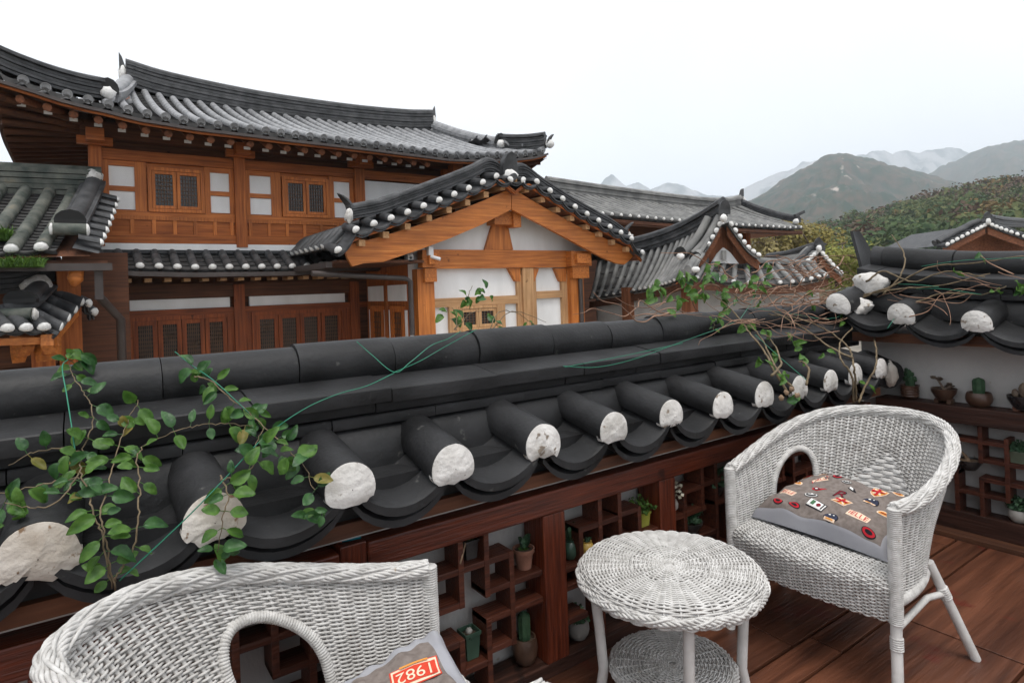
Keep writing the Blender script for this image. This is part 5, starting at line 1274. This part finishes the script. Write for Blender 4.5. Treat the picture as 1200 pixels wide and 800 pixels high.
# u runs to the chair back and v to the wall, so the prints read right way up from the table
for (u, v, rot, sh, sc) in ((-.42, .62, -1.75, banner('IELLE'), .66), (.36, .46, -.8, banner('HELLE'), .62), (.62, .14, -1.9, OVAL, .62), (.36, -.08, -1.9, ARR, .7), (.50, -.42, -1.5, SHIELD, .78), (.78, -.62, -1.5, EYEB, .62), (.74, .62, -1.3, EYEB, .6),
    (.50, .78, -1.0, FLAG, .6), (.04, .70, -1.9, EYEB, .68), (.02, .32, -1.3, HOOK, .68), (.02, -.03, -1.5, RR(), .85), (.10, -.46, -1.5, ROUND, .72), (-.32, .28, -1.4, OVAL, .66), (-.28, -.18, -1.9, FLAG, .8), (-.16, -.74, -1.5, EYEB, .7),
    (-.62, .06, -1.7, BW, .72), (-.56, -.52, -1.6, banner('IELLE'), .74), (-.80, -.22, -1.6, ROUND, .66), (-.78, .60, -1.9, RED, .6), (-.74, .36, -1.8, RED, .62), (-.82, -.74, -1.6, RED, .6), (.22, .82, -1.2, ARR, .6), (.75, .36, -1.2, RED, .5), (.25, -.80, -1.4, HOOK, .6)):
    cr_.badge(ct, u, v, rot, sh, sc)
cn_ = Cushion([(.36, 1.02, .455), (.40, 1.50, .455), (.70, 1.00, .47), (.785, 1.535, .515)], .085, 8.4, .70, .70)
cn = thing('cushion', 'grey cushion with white piping and a red number badge, in the near left armchair', 'cushion', (.55, 1.3, .43))
cn_.build(cn, True)
NUM = [('ink_scarlet', rect(.085, .050)), ('ink_cream', rect(.080, .045)), ('ink_scarlet', rect(.074, .034)), ('ink_cream', text_pts('1982', .068)), ('ink_orange', rect(.05, .004, 0, -.041))]
_, bu, bv = min(((cn_.top(-1 + i / 20, -1 + j / 20) - V(0, 0, EYE)).normalized().cross(ray(488, 787).normalized()).length, -1 + i / 20, -1 + j / 20) for i in range(41) for j in range(41))
cn_.badge(cn, bu, bv, math.radians(170), NUM, .72)
for q, (du, dv, sh) in enumerate(((-.5, -.3, SHIELD), (-.1, -.5, OVAL), (.3, -.3, ROUND), (.1, .1, EYEB))): cn_.badge(cn, du, dv, 1.5, sh, 1.)

# ------------------------------------------------------------------ potted plants
M['clay'] = mat('terracotta', (.15, .065, .042), (.26, .125, .085), 14, (1, 1, 1), .85, .2, 60)
M['brown_glaze'] = mat('brown_glaze', (.040, .022, .015), (.10, .055, .035), 9, (1, 1, 1), .35, .1, 40, .5)
M['bronze'] = mat('bronze_brown_bowl', (.055, .028, .018), (.11, .06, .04), 8, (1, 1, 1), .4, .1, 30, .5)
M['dark_glaze'] = mat('dark_glaze', (.015, .015, .017), (.05, .045, .042), 9, (1, 1, 1), .3, .1, 40, .5)
M['green_glaze'] = mat('green_glaze', (.020, .050, .035), (.05, .095, .065), 9, (1, 1, 1), .3, .1, 30, .5)
M['celadon'] = mat('dull_green_glaze', (.07, .09, .06), (.13, .15, .11), 9, (1, 1, 1), .45, .1, 30, .5)
M['yellow_glaze'] = mat('yellow_glaze', (.42, .26, .045), (.55, .38, .09), 9, (1, 1, 1), .4, .1, 30, .5)
M['lime_glaze'] = mat('lime_glaze', (.24, .24, .03), (.33, .33, .06), 9, (1, 1, 1), .45, .1, 30, .5)
M['white_glaze'] = mat('off_white_glaze', (.30, .285, .26), (.42, .40, .37), 9, (1, 1, 1), .4, .1, 30, .5)
M['grey_glaze'] = mat('grey_stone_pot', (.16, .15, .14), (.26, .25, .23), 12, (1, 1, 1), .5, .15, 40)
M['soil'] = mat('potting_soil', (.03, .022, .016), (.09, .07, .05), 60, (1, 1, 1), .95, .5, 120, .1)
M['cactus'] = mat('dark_cactus_green', (.018, .050, .024), (.045, .095, .045), 30, (1, 1, 1), .6, .3, 160)
M['succ'] = mat('succulent_green', (.06, .10, .06), (.13, .18, .10), 16, (1, 1, 1), .6, .1, 60)
M['succ_p'] = mat('pinkish_succulent', (.12, .085, .065), (.20, .15, .10), 16, (1, 1, 1), .6, .1, 60)
M['dry'] = mat('dry_stem', (.17, .11, .07), (.28, .19, .12), 20, (1, 1, 1), .85, .2, 60)
M['bloom'] = mat('pale_flower', (.50, .46, .34), (.62, .58, .47), 30, (1, 1, 1), .8)
def potprof(kind, r, h):
    return {'ribbed': [(.55 * r, 0), (.8 * r, .1 * h), (r, .22 * h), (.94 * r, .3 * h), (1.02 * r, .4 * h), (.95 * r, .48 * h), (1.02 * r, .58 * h), (.95 * r, .66 * h), (1.0 * r, .78 * h), (.93 * r, .84 * h), (1.04 * r, .93 * h), (1.04 * r, h), (.92 * r, h), (.86 * r, .88 * h)],
            'bowl': [(.5 * r, 0), (.7 * r, .05 * h), (.95 * r, .3 * h), (1.04 * r, .55 * h), (.98 * r, .85 * h), (.9 * r, h), (.8 * r, h), (.76 * r, .86 * h)],
            'flower': [(.68 * r, 0), (.92 * r, .78 * h), (1.04 * r, .79 * h), (1.06 * r, h), (.95 * r, h), (.9 * r, .86 * h)],
            'jar': [(.6 * r, 0), (.95 * r, .25 * h), (1.0 * r, .55 * h), (.78 * r, .82 * h), (.6 * r, .9 * h), (.68 * r, h), (.58 * r, h), (.54 * r, .9 * h)],
            'shallow': [(.5 * r, 0), (.62 * r, .12 * h), (1.0 * r, .7 * h), (1.06 * r, h), (.96 * r, h), (.9 * r, .84 * h)],
            'square': [(.95 * r, 0), (1.15 * r, .85 * h), (1.28 * r, .86 * h), (1.3 * r, h), (1.12 * r, h), (1.08 * r, .86 * h)]}[kind]
def cactus_col(b, p, r, h, ribs=9):
    rows = []
    for i in range(10):
        f = i / 9; rr = r * (1.0 if f < .75 else math.sqrt(max(.0, 1 - ((f - .75) / .25) ** 2)) + .02) * (.88 + .12 * min(1, f * 3))
        rows.append([p + V(math.cos(2 * math.pi * k / (ribs * 2)) * rr * (1 if k % 2 else .82), math.sin(2 * math.pi * k / (ribs * 2)) * rr * (1 if k % 2 else .82), h * f) for k in range(ribs * 2)])
    b.grid(rows, True); b.add(rows[-1], [tuple(range(ribs * 2))])
def rosette(b, p, r, n=14, up=.5, w=.35):
    for k in range(n):
        a = 2.4 * k; f = 1 - k / n * .6; l = r * f; e = up + .9 * k / n; d = V(math.cos(a) * math.cos(e), math.sin(a) * math.cos(e), math.sin(e)); s = V(-math.sin(a), math.cos(a), 0); u = d.cross(s)
        b.grid([[p + s * x * l * w * q + u * (abs(x) * .2 * l * w) + d * l * t for x in (-1, -.5, 0, .5, 1)] for t, q in ((.05, .4), (.4, .95), (.75, 1.), (.95, .5), (1.05, .03))])
        b.grid([[p + s * x * l * w * q - u * (1 - abs(x)) * .15 * l + d * l * t for x in (1, .5, 0, -.5, -1)] for t, q in ((.05, .4), (.4, .95), (.75, 1.), (.95, .5), (1.05, .03))])
def tuft(b, p, r, n, rnd, leaf=.02):
    for k in range(n):
        a = rnd.uniform(0, 6.28); e = rnd.uniform(.3, 1.4); l = r * rnd.uniform(.5, 1.1); d = V(math.cos(a) * math.cos(e), math.sin(a) * math.cos(e), math.sin(e)) * l
        b.tube([p, p + d * .5 + UP * .1 * l, p + d], .0013, 3)
        for q in (.5, .75, 1.0):
            c = p + d * q; s = V(rnd.uniform(-1, 1), rnd.uniform(-1, 1), rnd.uniform(-.3, .6)).normalized() * leaf; t = s.orthogonal().normalized() * leaf * .45; b.add([c, c + s * .5 + t, c + s, c + s * .5 - t], [(0, 1, 2, 3)])
def pot(label, x, y, z, kind, r, h, m, plants, n=22, top='soil', ax=0):
    t = thing('potted_plant', label, 'pot plant', (x, y, z), 'small pot plants on the lattice shelves'); pr = potprof(kind, r, h); o = V(x, y, z)
    if kind == 'square':
        part('pot', m, t, lambda b: b.grid([[o + V(cx * q, cy * q, zz) for cx, cy in ((-.75, -.75), (.75, -.75), (.75, .75), (-.75, .75))] for q, zz in [(0.01, 0)] + pr], True), bevel=.001)
    else: part('pot', m, t, lambda b: b.lathe([(0.001, 0)] + pr, (x, y, z), n), 40)
    part('soil', M[top], t, lambda b: b.lathe([(pr[-1][0] * (1 if kind != 'square' else .74), .0), (pr[-1][0] * .5, .004), (.001, .005)], (x, y, z + pr[-1][1]), 14), 60)
    zt = z + pr[-1][1]; rnd = random.Random(int(x * 977 + z * 131))
    for nm, pm, fn in plants: part(nm, M[pm], t, lambda b: fn(b, V(x, y, zt), rnd), 50)
    return t
colp = lambda r, h, dx=0, dy=0: (lambda b, p, rnd: cactus_col(b, p + V(dx, dy, -.005), r, h))
def spiky(b, p, rnd):
    for k, (dx, dy, h) in enumerate(((0, 0, .11), (.012, .015, .085), (-.01, -.016, .075), (.008, -.012, .06))): 
        cactus_col(b, p + V(dx, dy, -.004), .014, h, 6); 
        for q in range(3): b.blob(p + V(dx, dy, h * (.45 + .2 * q)) + V(0, .016 * (-1) ** q, .004), .012, 8, .3, (.7, 1, 1.2))
def jade(b, p, rnd):
    for dx, dy, h in ((0, .022, .06), (0, -.028, .028)):
        b.tube(crom([p, p + V(0, dy * .6, h * .5), p + V(0, dy * 1.4, h)], 4), .006, 6)
        for k in range(7): rosette(b, p + V(rnd.uniform(-.012, .012), dy * 1.4 + rnd.uniform(-.028, .028), h + rnd.uniform(-.012, .012)), .019, 6, .4, .5)
def paddle(b, p, rnd):
    b.blob(p + V(0, -.012, .04), .036, 14, .1, (.45, .85, 1.2)); b.blob(p + V(0, .032, .02), .020, 12, .1, (.6, .8, 1.2))
ros = lambda r, n=14, up=.5, w=.35: (lambda b, p, rnd: rosette(b, p, r, n, up, w))
tf = lambda r, n, l=.018: (lambda b, p, rnd: tuft(b, p, r, n, rnd, l))
SX_ = 4.078
pot('ribbed dark bowl with a lobed spiky cactus, nearest the corner on the right shelf', SX_, 1.675, .723, 'ribbed', .050, .082, M['bronze'], [('cactus', 'cactus', spiky)])
pot('dark footed bowl with two branching succulents on the right shelf', SX_, 1.495, .735, 'shallow', .062, .07, M['brown_glaze'], [('succulent', 'succ_p', jade)])
t_ = bpy.data.objects['potted_plant.001']
for s in (-1, 1): part('foot', M['brown_glaze'], t_, lambda b: b.box(SX_ - .03, SX_ + .03, 1.495 + s * .032 - .01, 1.495 + s * .032 + .01, .7225, .745))
pot('round bronze bowl with one thick upright cactus on the right shelf', SX_, 1.325, .723, 'bowl', .062, .078, M['bronze'], [('cactus', 'cactus', colp(.030, .10))])
pot('shallow dark bowl with a round paddle cactus, at the right picture edge', SX_, 1.13, .735, 'shallow', .066, .072, M['dark_glaze'], [('cactus', 'succ_p', paddle)])
t_ = bpy.data.objects['potted_plant.003']
for s in (-1, 1): part('foot', M['clay'], t_, lambda b: b.lathe([(.014, 0), (.017, .02)], (SX_, 1.13 + s * .03, .7225), 10))
pot('shallow black pot with a bare tuber on the right lattice, behind the chair back', 4.08, 1.385, .358, 'shallow', .062, .058, M['dark_glaze'], [('tuber', 'dry', lambda b, p, r: b.tube(crom([p, p + V(0, .02, .03), p + V(0, .04, .055)], 4), [.014, .012, .011, .010, .009, .007, .006, .004, .003], 8))], top='dry')
pot('dull green square pot with a bushy plant on the right lattice', 4.08, 1.155, .446, 'square', .042, .065, M['celadon'], [('bush', 'cactus', tf(.055, 60, .02))])
pot('white round pot with a spiky plant on the skirting at the right edge', 4.08, 1.165, .126, 'bowl', .046, .066, M['white_glaze'], [('leaves', 'cactus', tf(.075, 46, .022))])
Yp = 1.905
pot('pink terracotta pot with two pointed dark leaves and moss, in the front lattice', 1.345, Yp, .412, 'flower', .040, .075, M['clay'], [('moss', 'weed', tf(.018, 40, .009)), ('leaves', 'cactus', ros(.06, 4, 1.1, .34))])
pot('small black square pot tied to a lattice bar with pale cord', 1.105, Yp, .518, 'square', .030, .066, M['dark_glaze'], [('stem', 'cactus', tf(.03, 12, .012)), ('cord', 'dry', lambda b, p, r: b.tube(crom([p + V(-.03, -.03, .01), p + V(-.055, -.055, -.01), p + V(-.07, -.06, -.04)], 4), .0035, 5))])
pot('green glazed vase with a dark lobed cactus beside the front post', 1.575, Yp, .385, 'jar', .036, .075, M['green_glaze'], [('cactus', 'cactus', ros(.07, 5, 1.15, .5))])
pot('little yellow gourd pot next to the green vase', 1.645, 1.885, .385, 'jar', .030, .055, M['yellow_glaze'], [('sprig', 'cactus', tf(.02, 8, .01))])
pot('grey stone pot with a dark plant on the baseboard behind the table leg', 1.60, Yp, .055, 'bowl', .045, .075, M['grey_glaze'], [('leaves', 'cactus', tf(.06, 26, .02))])
pot('brown ceramic pot with a column cactus on the baseboard left of the post', 1.335, Yp, .055, 'bowl', .048, .10, M['brown_glaze'], [('cactus', 'cactus', colp(.025, .115))])
pot('tapered dark green pot holding a pale pebble, low in the front lattice', 1.095, Yp, .168, 'square', .033, .095, M['green_glaze'], [('pebble', 'white_glaze', lambda b, p, r: b.blob(p + V(0, 0, .008), .013, 10, .2))])
pot('lime square pot with a feathery green plant behind the table top', 1.985, Yp, .413, 'square', .032, .062, M['lime_glaze'], [('leaves', 'weed', tf(.075, 34, .016))])
pot('off white jar with pale dried flowers beside the second post', 2.175, Yp, .432, 'jar', .036, .062, M['white_glaze'], [('flowers', 'bloom', tf(.075, 20, .020))])
pot('black pot overgrown with dark leaves near the right armchair', 2.50, Yp, .433, 'shallow', .05, .05, M['dark_glaze'], [('leaves', 'cactus', tf(.085, 46, .03))])
pot('low black tray pot of dark leaves behind the arm of the right chair', 2.30, Yp, .303, 'shallow', .06, .05, M['dark_glaze'], [('leaves', 'cactus', tf(.08, 50, .03))])
pot('clay pot with thin sprouts seen through the right chair opening', 2.78, Yp - .02, .30, 'flower', .04, .07, M['clay'], [('leaves', 'weed', tf(.09, 24, .02))])
lg = thing('lighter', 'turquoise plastic lighter lying on the screen post top under the eave', 'lighter', at(416, 627, Z=.715))
lp_ = at(414, 629, Z=.716)
part('body', mat('turquoise_plastic', (.01, .10, .16), (.02, .18, .22), 3, rough=.25), lg, lambda b: b.tube([lp_ + V(-.035, .005, 0), lp_ + V(.022, -.004, 0)], .009, 10), 60)
part('cap', mat('orange_plastic', (.30, .06, .03), None, rough=.3), lg, lambda b: b.tube([lp_ + V(-.036, .005, 0), lp_ + V(-.048, .007, 0)], .008, 10), 60)

# ------------------------------------------------------------------ climbers on the wall
M['leaf'] = [mat('climber_leaf_deep', (.014, .058, .014), (.045, .13, .030), 40, (1, 1, 1), .42, .15, 120, .45, trans=.18), mat('climber_leaf_fresh', (.045, .12, .018), (.10, .21, .035), 40, (1, 1, 1), .45, .15, 120, .4, trans=.3), mat('climber_leaf_turning', (.12, .13, .02), (.25, .20, .05), 30, (1, 1, 1), .5, .15, 120, .4, trans=.3)]
M['vine'] = mat('vine_stem', (.10, .075, .045), (.20, .15, .09), 30, (1, 1, .2), .8, .3, 90)
M['twig'] = mat('dry_twig', (.16, .085, .055), (.33, .20, .135), 12, (1, 1, 1), .8, .2, 60)
M['wire'] = mat('green_plastic_wire', (.015, .14, .085), (.02, .20, .12), 3, rough=.35)
def leaf(b, p, d, n, L, r):
    d = d.normalized(); s = d.cross(n).normalized() if d.cross(n).length > .01 else d.orthogonal().normalized(); n = s.cross(d); c = r.uniform(-.4, .95); fo = r.uniform(.2, .95); w = r.uniform(.46, .74)
    R = []
    for t, q in ((0, .03), (.10, .30), (.28, .48), (.5, .50), (.72, .40), (.9, .2), (1, .02)):
        R.append([p + d * L * t + s * L * w * q * x + n * (L * fo * q * abs(x) * .7 - c * L * t * t * .6 + .05 * L * math.sin(t * 9 + x * 3)) for x in (-1, -.5, 0, .5, 1)])
    b.grid(R)
PLV = [(-60, 680), (45, 650), (250, 600), (410, 565), (530, 540), (636, 515), (718, 499), (787, 482), (845, 468), (895, 457), (937, 447), (972, 440), (1003, 432), (1040, 424)]
def yw(u, v):                                                    # depth of the wall's tiled face where a sight line meets it
    vc = 374 - .0786 * (u - 720); t = (v - vc) / (interp(u, PLV) - vc)
    return interp(t, [(-.3, 2.25), (0, 2.13), (.12, 2.08), (.2, 1.97), (.35, 1.91), (.48, 1.88), (.62, 1.79), (.85, 1.66), (1.0, 1.635), (1.3, 1.66)])
def xw(v): return interp(v, [(270, 4.3), (295, 4.24), (305, 4.08), (330, 4.02), (350, 4.0), (365, 3.9), (385, 3.78), (470, 3.7)])
def climber(name, label, stems, seed, leaves=True, gap=.038, size=(.036, .062), fresh=.25, rad=.0035, extra=(), yfun=None, skip=0., root_loc=None, cat='climbing plant'):
    r = random.Random(seed); yf = yfun or yw; first = at(*stems[0][0][:2], Y=yf(*stems[0][0][:2])); t = thing(name, label, cat, root_loc or first)
    lb = [MB(), MB(), MB()]
    for st in stems:
        pts = crom([(at(q[0], q[1], X=xw(q[1])) if len(q) > 2 and q[2] == 'X' else at(q[0], q[1], Y=(q[2] if len(q) > 2 else yf(q[0], q[1])))) for q in st], 7)
        pts = [p + V(r.uniform(-.003, .003), r.uniform(-.003, .003), r.uniform(-.003, .003)) for p in pts]
        m = len(pts); part('stem', M['vine'], t, lambda b: b.tube(pts, [rad * (1.25 - .75 * k / m) for k in range(m)], 6), 180)
        acc = 0; nxt = gap * r.random()
        for a, c in zip(pts, pts[1:]):
            acc += (c - a).length
            if acc > nxt:
                nxt += gap * r.uniform(.7, 1.3)
                if r.random() < skip: continue
                for sgn in (1, -1):
                    if r.random() < .15: continue
                    ax = (c - a).normalized(); sd = ax.cross(V(0, -1, .3)).normalized() * sgn
                    d = (sd + V(r.uniform(-.4, .4), r.uniform(-.5, .1), r.uniform(-.7, .3))).normalized(); L = r.uniform(*size)
                    nn = V(r.uniform(-.5, .5), -1 + r.uniform(-.2, .5), r.uniform(.3, 1.1))
                    pt = c + d * .012; lb_ = lb[1 if r.random() < fresh else 2 if r.random() < .08 else 0]
                    lb_.tube([c, pt], .0011, 3, False); leaf(lb_, pt, d, nn, L, r)
    for (u, v, n, spread) in extra:
        c = at(u, v, X=xw(v)) if u > 1030 else at(u, v, Y=yf(u, v))
        for k in range(n):
            p = c + V(r.uniform(-1, 1), r.uniform(-.4, .3), r.uniform(-1, 1)) * spread
            leaf(lb[1 if r.random() < fresh else 2 if r.random() < .1 else 0], p, V(r.uniform(-1, 1), r.uniform(-.6, .2), r.uniform(-1, .4)), V(r.uniform(-.6, .6), -1, r.uniform(.2, 1.2)), r.uniform(*size), r)
    for q, m in zip(lb, M['leaf']):
        if q.v: q.build('leaves', m, t, 180)
    return t
climber('honeysuckle_vine', 'leafy green climber trained up strings over the tiles at the left', [
    [(131, 690), (122, 640), (114, 611), (104, 580), (94.5, 553), (96, 528), (107, 502), (107, 475), (96, 458), (85, 440), (82.5, 424), (95, 416)],
    [(134, 690), (125, 640), (119, 600), (129, 560), (138, 524), (151, 491), (163, 468)],
    [(134, 680), (146, 660), (158, 640), (163, 600), (163, 564), (161, 535), (172, 520), (205, 506), (230, 499), (263, 496), (296, 499)],
    [(227, 441), (245, 444), (263, 461), (292, 484), (310, 502), (335, 524), (357, 546), (368, 575)],
    [(257, 556), (267, 578), (261, 607), (254, 648)], [(257, 562), (275, 558), (296, 545), (300, 520), (310, 502)],
    [(95, 530), (70, 525), (40, 530), (10, 545)], [(94, 560), (60, 565), (30, 572), (-10, 580)], [(94, 553), (70, 585), (40, 595), (5, 590)]], 5, gap=.05, size=(.028, .054), fresh=.5, rad=.0019,
    extra=[(235, 438, 9, .035), (88, 418, 7, .03), (300, 490, 5, .03), (320, 530, 5, .035), (370, 598, 6, .03), (258, 648, 4, .025), (150, 490, 4, .03), (20, 590, 5, .05), (60, 545, 5, .045), (345, 545, 5, .03)])
climber('vine_shoot', 'thin leafy shoots standing up behind the ridge in front of the gabled wing', [[(572, 388, 2.22), (585, 366, 2.3), (606, 367, 2.35), (628, 383, 2.3)], [(532, 386, 2.22), (545, 374, 2.3), (553, 366, 2.35), (574, 364, 2.4)], [(534, 387, 2.22), (535, 372, 2.25), (530, 360, 2.25)], [(545, 352, 2.3), (549, 345, 2.3), (553, 335, 2.3)], [(575, 388, 2.25), (600, 365, 2.3), (640, 377, 2.3)]], 8, gap=.3, size=(.03, .05), rad=.002,
    extra=[(548, 349, 4, .02), (567, 344, 7, .024), (536, 373, 3, .018), (519, 368, 2, .018), (530, 372, 2, .02)], fresh=.75, yfun=lambda u, v: 2.28)
climber('vine_shoot', 'small upright sprig rooted on the flat ridge course right of the middle', [[(836, 388, 2.05), (837, 378, 2.05), (835, 372, 2.05)]], 12, gap=.02, size=(.018, .03), rad=.0015, fresh=.7, yfun=lambda u, v: 2.04, extra=[(832, 373, 5, .015)])
tv = climber('bare_vine', 'tangle of bare brown vine with fresh leaves sprawling over both wall ridges at right', [
    [(1003, 470), (1002, 445), (1000, 425), (995, 408), (978, 393), (955, 380), (930, 372), (900, 368)],
    [(1006, 472), (1014, 452), (1026, 430), (1026, 405), (1020, 385), (1005, 365), (990, 352), (965, 345)],
    [(1000, 472), (998, 440), (985, 420), (985, 400), (1000, 380), (985, 360)],
    [(925, 462), (905, 430), (896, 412), (880, 392), (866, 373), (850, 356), (835, 345)],
    [(930, 455), (910, 432), (897, 405), (888, 390), (878, 380)], [(945, 450), (948, 432), (940, 424), (936, 424)],
    [(1000, 420), (975, 408), (950, 390), (925, 375), (905, 365)], [(905, 440), (915, 425), (905, 400), (896, 392)],
    [(1012, 345, 'X'), (1060, 338, 'X'), (1100, 335, 'X'), (1160, 320, 'X')], [(1005, 350, 'X'), (1050, 333, 'X'), (1090, 313, 'X'), (1140, 308, 'X'), (1200, 300, 'X')],
    [(1035, 345, 'X'), (1055, 323, 'X'), (1060, 300, 'X'), (1045, 275, 'X')], [(1040, 370, 'X'), (1100, 345, 'X'), (1150, 345, 'X'), (1180, 335, 'X')], [(1015, 330, 'X'), (1035, 318, 'X'), (1070, 330, 'X'), (1110, 318, 'X'), (1155, 325, 'X')]], 21, gap=.2, skip=.85, size=(.042, .07), rad=.0052, fresh=.85,
    extra=[(812, 338, 6, .05), (845, 335, 6, .05), (885, 345, 4, .05), (950, 352, 4, .05), (985, 370, 3, .03), (925, 395, 3, .03), (965, 415, 2, .02), (800, 325, 7, .05), (770, 338, 6, .05), (830, 318, 8, .05), (850, 350, 8, .05), (862, 340, 7, .05), (818, 350, 6, .05), (880, 322, 5, .04), (900, 312, 4, .03), (893, 330, 4, .04), (790, 357, 5, .05), (872, 378, 3, .02), (898, 388, 3, .015), (925, 470, 3, .02), (940, 418, 3, .02), (935, 408, 3, .02), (905, 412, 2, .015), (890, 420, 2, .015), (760, 330, 4, .05), (1195, 338, 7, .03), (1150, 300, 2, .015), (840, 372, 3, .015)])
def tangle():
    r = random.Random(77)
    for k in range(95):
        u = r.choice([r.uniform(740, 1000), r.uniform(850, 1010), r.uniform(930, 1040)]); v = 372 - (u - 740) * .06 - r.random() ** 1.3 * interp(u, [(740, 36), (850, 44), (900, 52), (1000, 60), (1100, 40)])
        p = at(u, v, Y=r.uniform(2.08, 2.45)); pts = [p]; a = r.uniform(-.5, .5) + (math.pi if r.random() < .5 else 0); e = r.uniform(-.3, .5)
        for q in range(r.randint(4, 9)):
            a += r.uniform(-.5, .5); e = e * .7 + r.uniform(-.6, .55)
            n = pts[-1] + V(math.cos(a) * math.cos(e), math.sin(a) * .45, math.sin(e) * .8) * r.uniform(.05, .11)
            n.z = max(1.30 if 2.1 < n.y < 2.32 else 1.22, min(1.62, n.z)); n.y = max(2.0, min(2.6, n.y)); pts.append(n)
        b = MB(); w = r.uniform(.0018, .0044); P = crom(pts, 4); b.tube(P, [w * (1.2 - .8 * i / len(P)) for i in range(len(P))], 5)
        yield b
def creepers():
    r = random.Random(15)
    for k in range(50):
        u, v = (r.uniform(870, 1000), r.uniform(345, 395)) if k < 34 else (r.uniform(1005, 1190), r.uniform(300, 372)); a = r.uniform(-.6, .6) + (math.pi if r.random() < .5 else 0); pts = []
        for q in range(r.randint(4, 8)):
            off = r.uniform(.012, .05)
            pts.append(at(u, v, X=xw(v) - off) if u > 1012 else at(u, v, Y=yw(u, v) - off)); st = r.uniform(9, 20); u += math.cos(a) * st; v += math.sin(a) * st * .7; a += r.uniform(-.7, .7); v = min(410, max(298 if u > 1012 else 342, v))
            if 1000 < u < 1018: break
        if len(pts) < 3: continue
        b = MB(); w = r.uniform(.0014, .0034); P = crom(pts, 5); b.tube(P, [w * (1.2 - .8 * i / len(P)) for i in range(len(P))], 5); yield b
for b in creepers(): b.build('twig', M['twig'], tv, 180)
for b in tangle(): b.build('twig', M['twig'], tv, 180)
part('dry_clump', M['dry'], tv, lambda b: [b.blob(at(930 + dx, 460 + dz, Y=1.63), .016, 10, .9, (1, .6, .8)) for dx, dz in ((-8, 0), (4, 3), (-2, -4), (-14, 6))], 180)
def wp(c): return at(c[0], c[1], X=xw(c[1]) - .02) if c[2] == 'X' else at(c[0], c[1], Y=yw(c[0], c[1]) - .012)
for lab, pts in (('thin green wire tied in a knot over the middle of the ridge', [[(418, 400, 0), (435, 415, 0), (462, 436, 0), (480, 425, 0), (505, 405, 0), (525, 397, 0), (540, 388, 0)], [(462, 436, 0), (492, 423, 0), (520, 407, 0), (558, 386, 0)], [(462, 437, 0), (430, 452, 0), (395, 462, 0), (355, 480, 0), (310, 512, 0), (262, 562, 0), (215, 610, 0), (140, 680, 0)]]),
    ('green string hanging at the far left of the wall', [[(80, 421, 0), (73, 430, 0), (78, 462, 0), (84, 500, 0), (88, 530, 0)]]),
    ('green wire looped along the ridge courses right of the middle', [[(660, 429, 0), (700, 430, 0), (745, 420, 0), (800, 400, 0), (850, 382, 0), (866, 374, 0)], [(662, 430, 0), (735, 416, 0), (800, 402, 0)], [(866, 376, 0), (880, 355, 0), (886, 340, 0)], [(885, 392, 0), (910, 415, 0), (945, 445, 0)]]),
    ('green wire strung through the vine tangle towards the right wall', [[(880, 360, 0), (930, 368, 0), (980, 372, 0), (1020, 345, 0), (1090, 338, 'X'), (1150, 345, 'X')], [(960, 342, 0), (1010, 335, 0), (1060, 333, 'X'), (1100, 336, 'X')], [(1080, 312, 'X'), (1130, 305, 'X'), (1200, 302, 'X')], [(1040, 385, 'X'), (1050, 370, 'X')]]),
    ('green wire strung from the leafy climber up to the ridge at left', [[(205, 412, 0), (225, 428, 0), (252, 447, 0), (292, 484, 0)]])):
    t = thing('garden_wire', lab, 'wire', wp(pts[0][0]), 'green garden wires over the wall')
    for q in pts: part('strand', M['wire'], t, lambda b: b.tube(crom([wp(c) for c in q], 6), .0016, 5), 180)
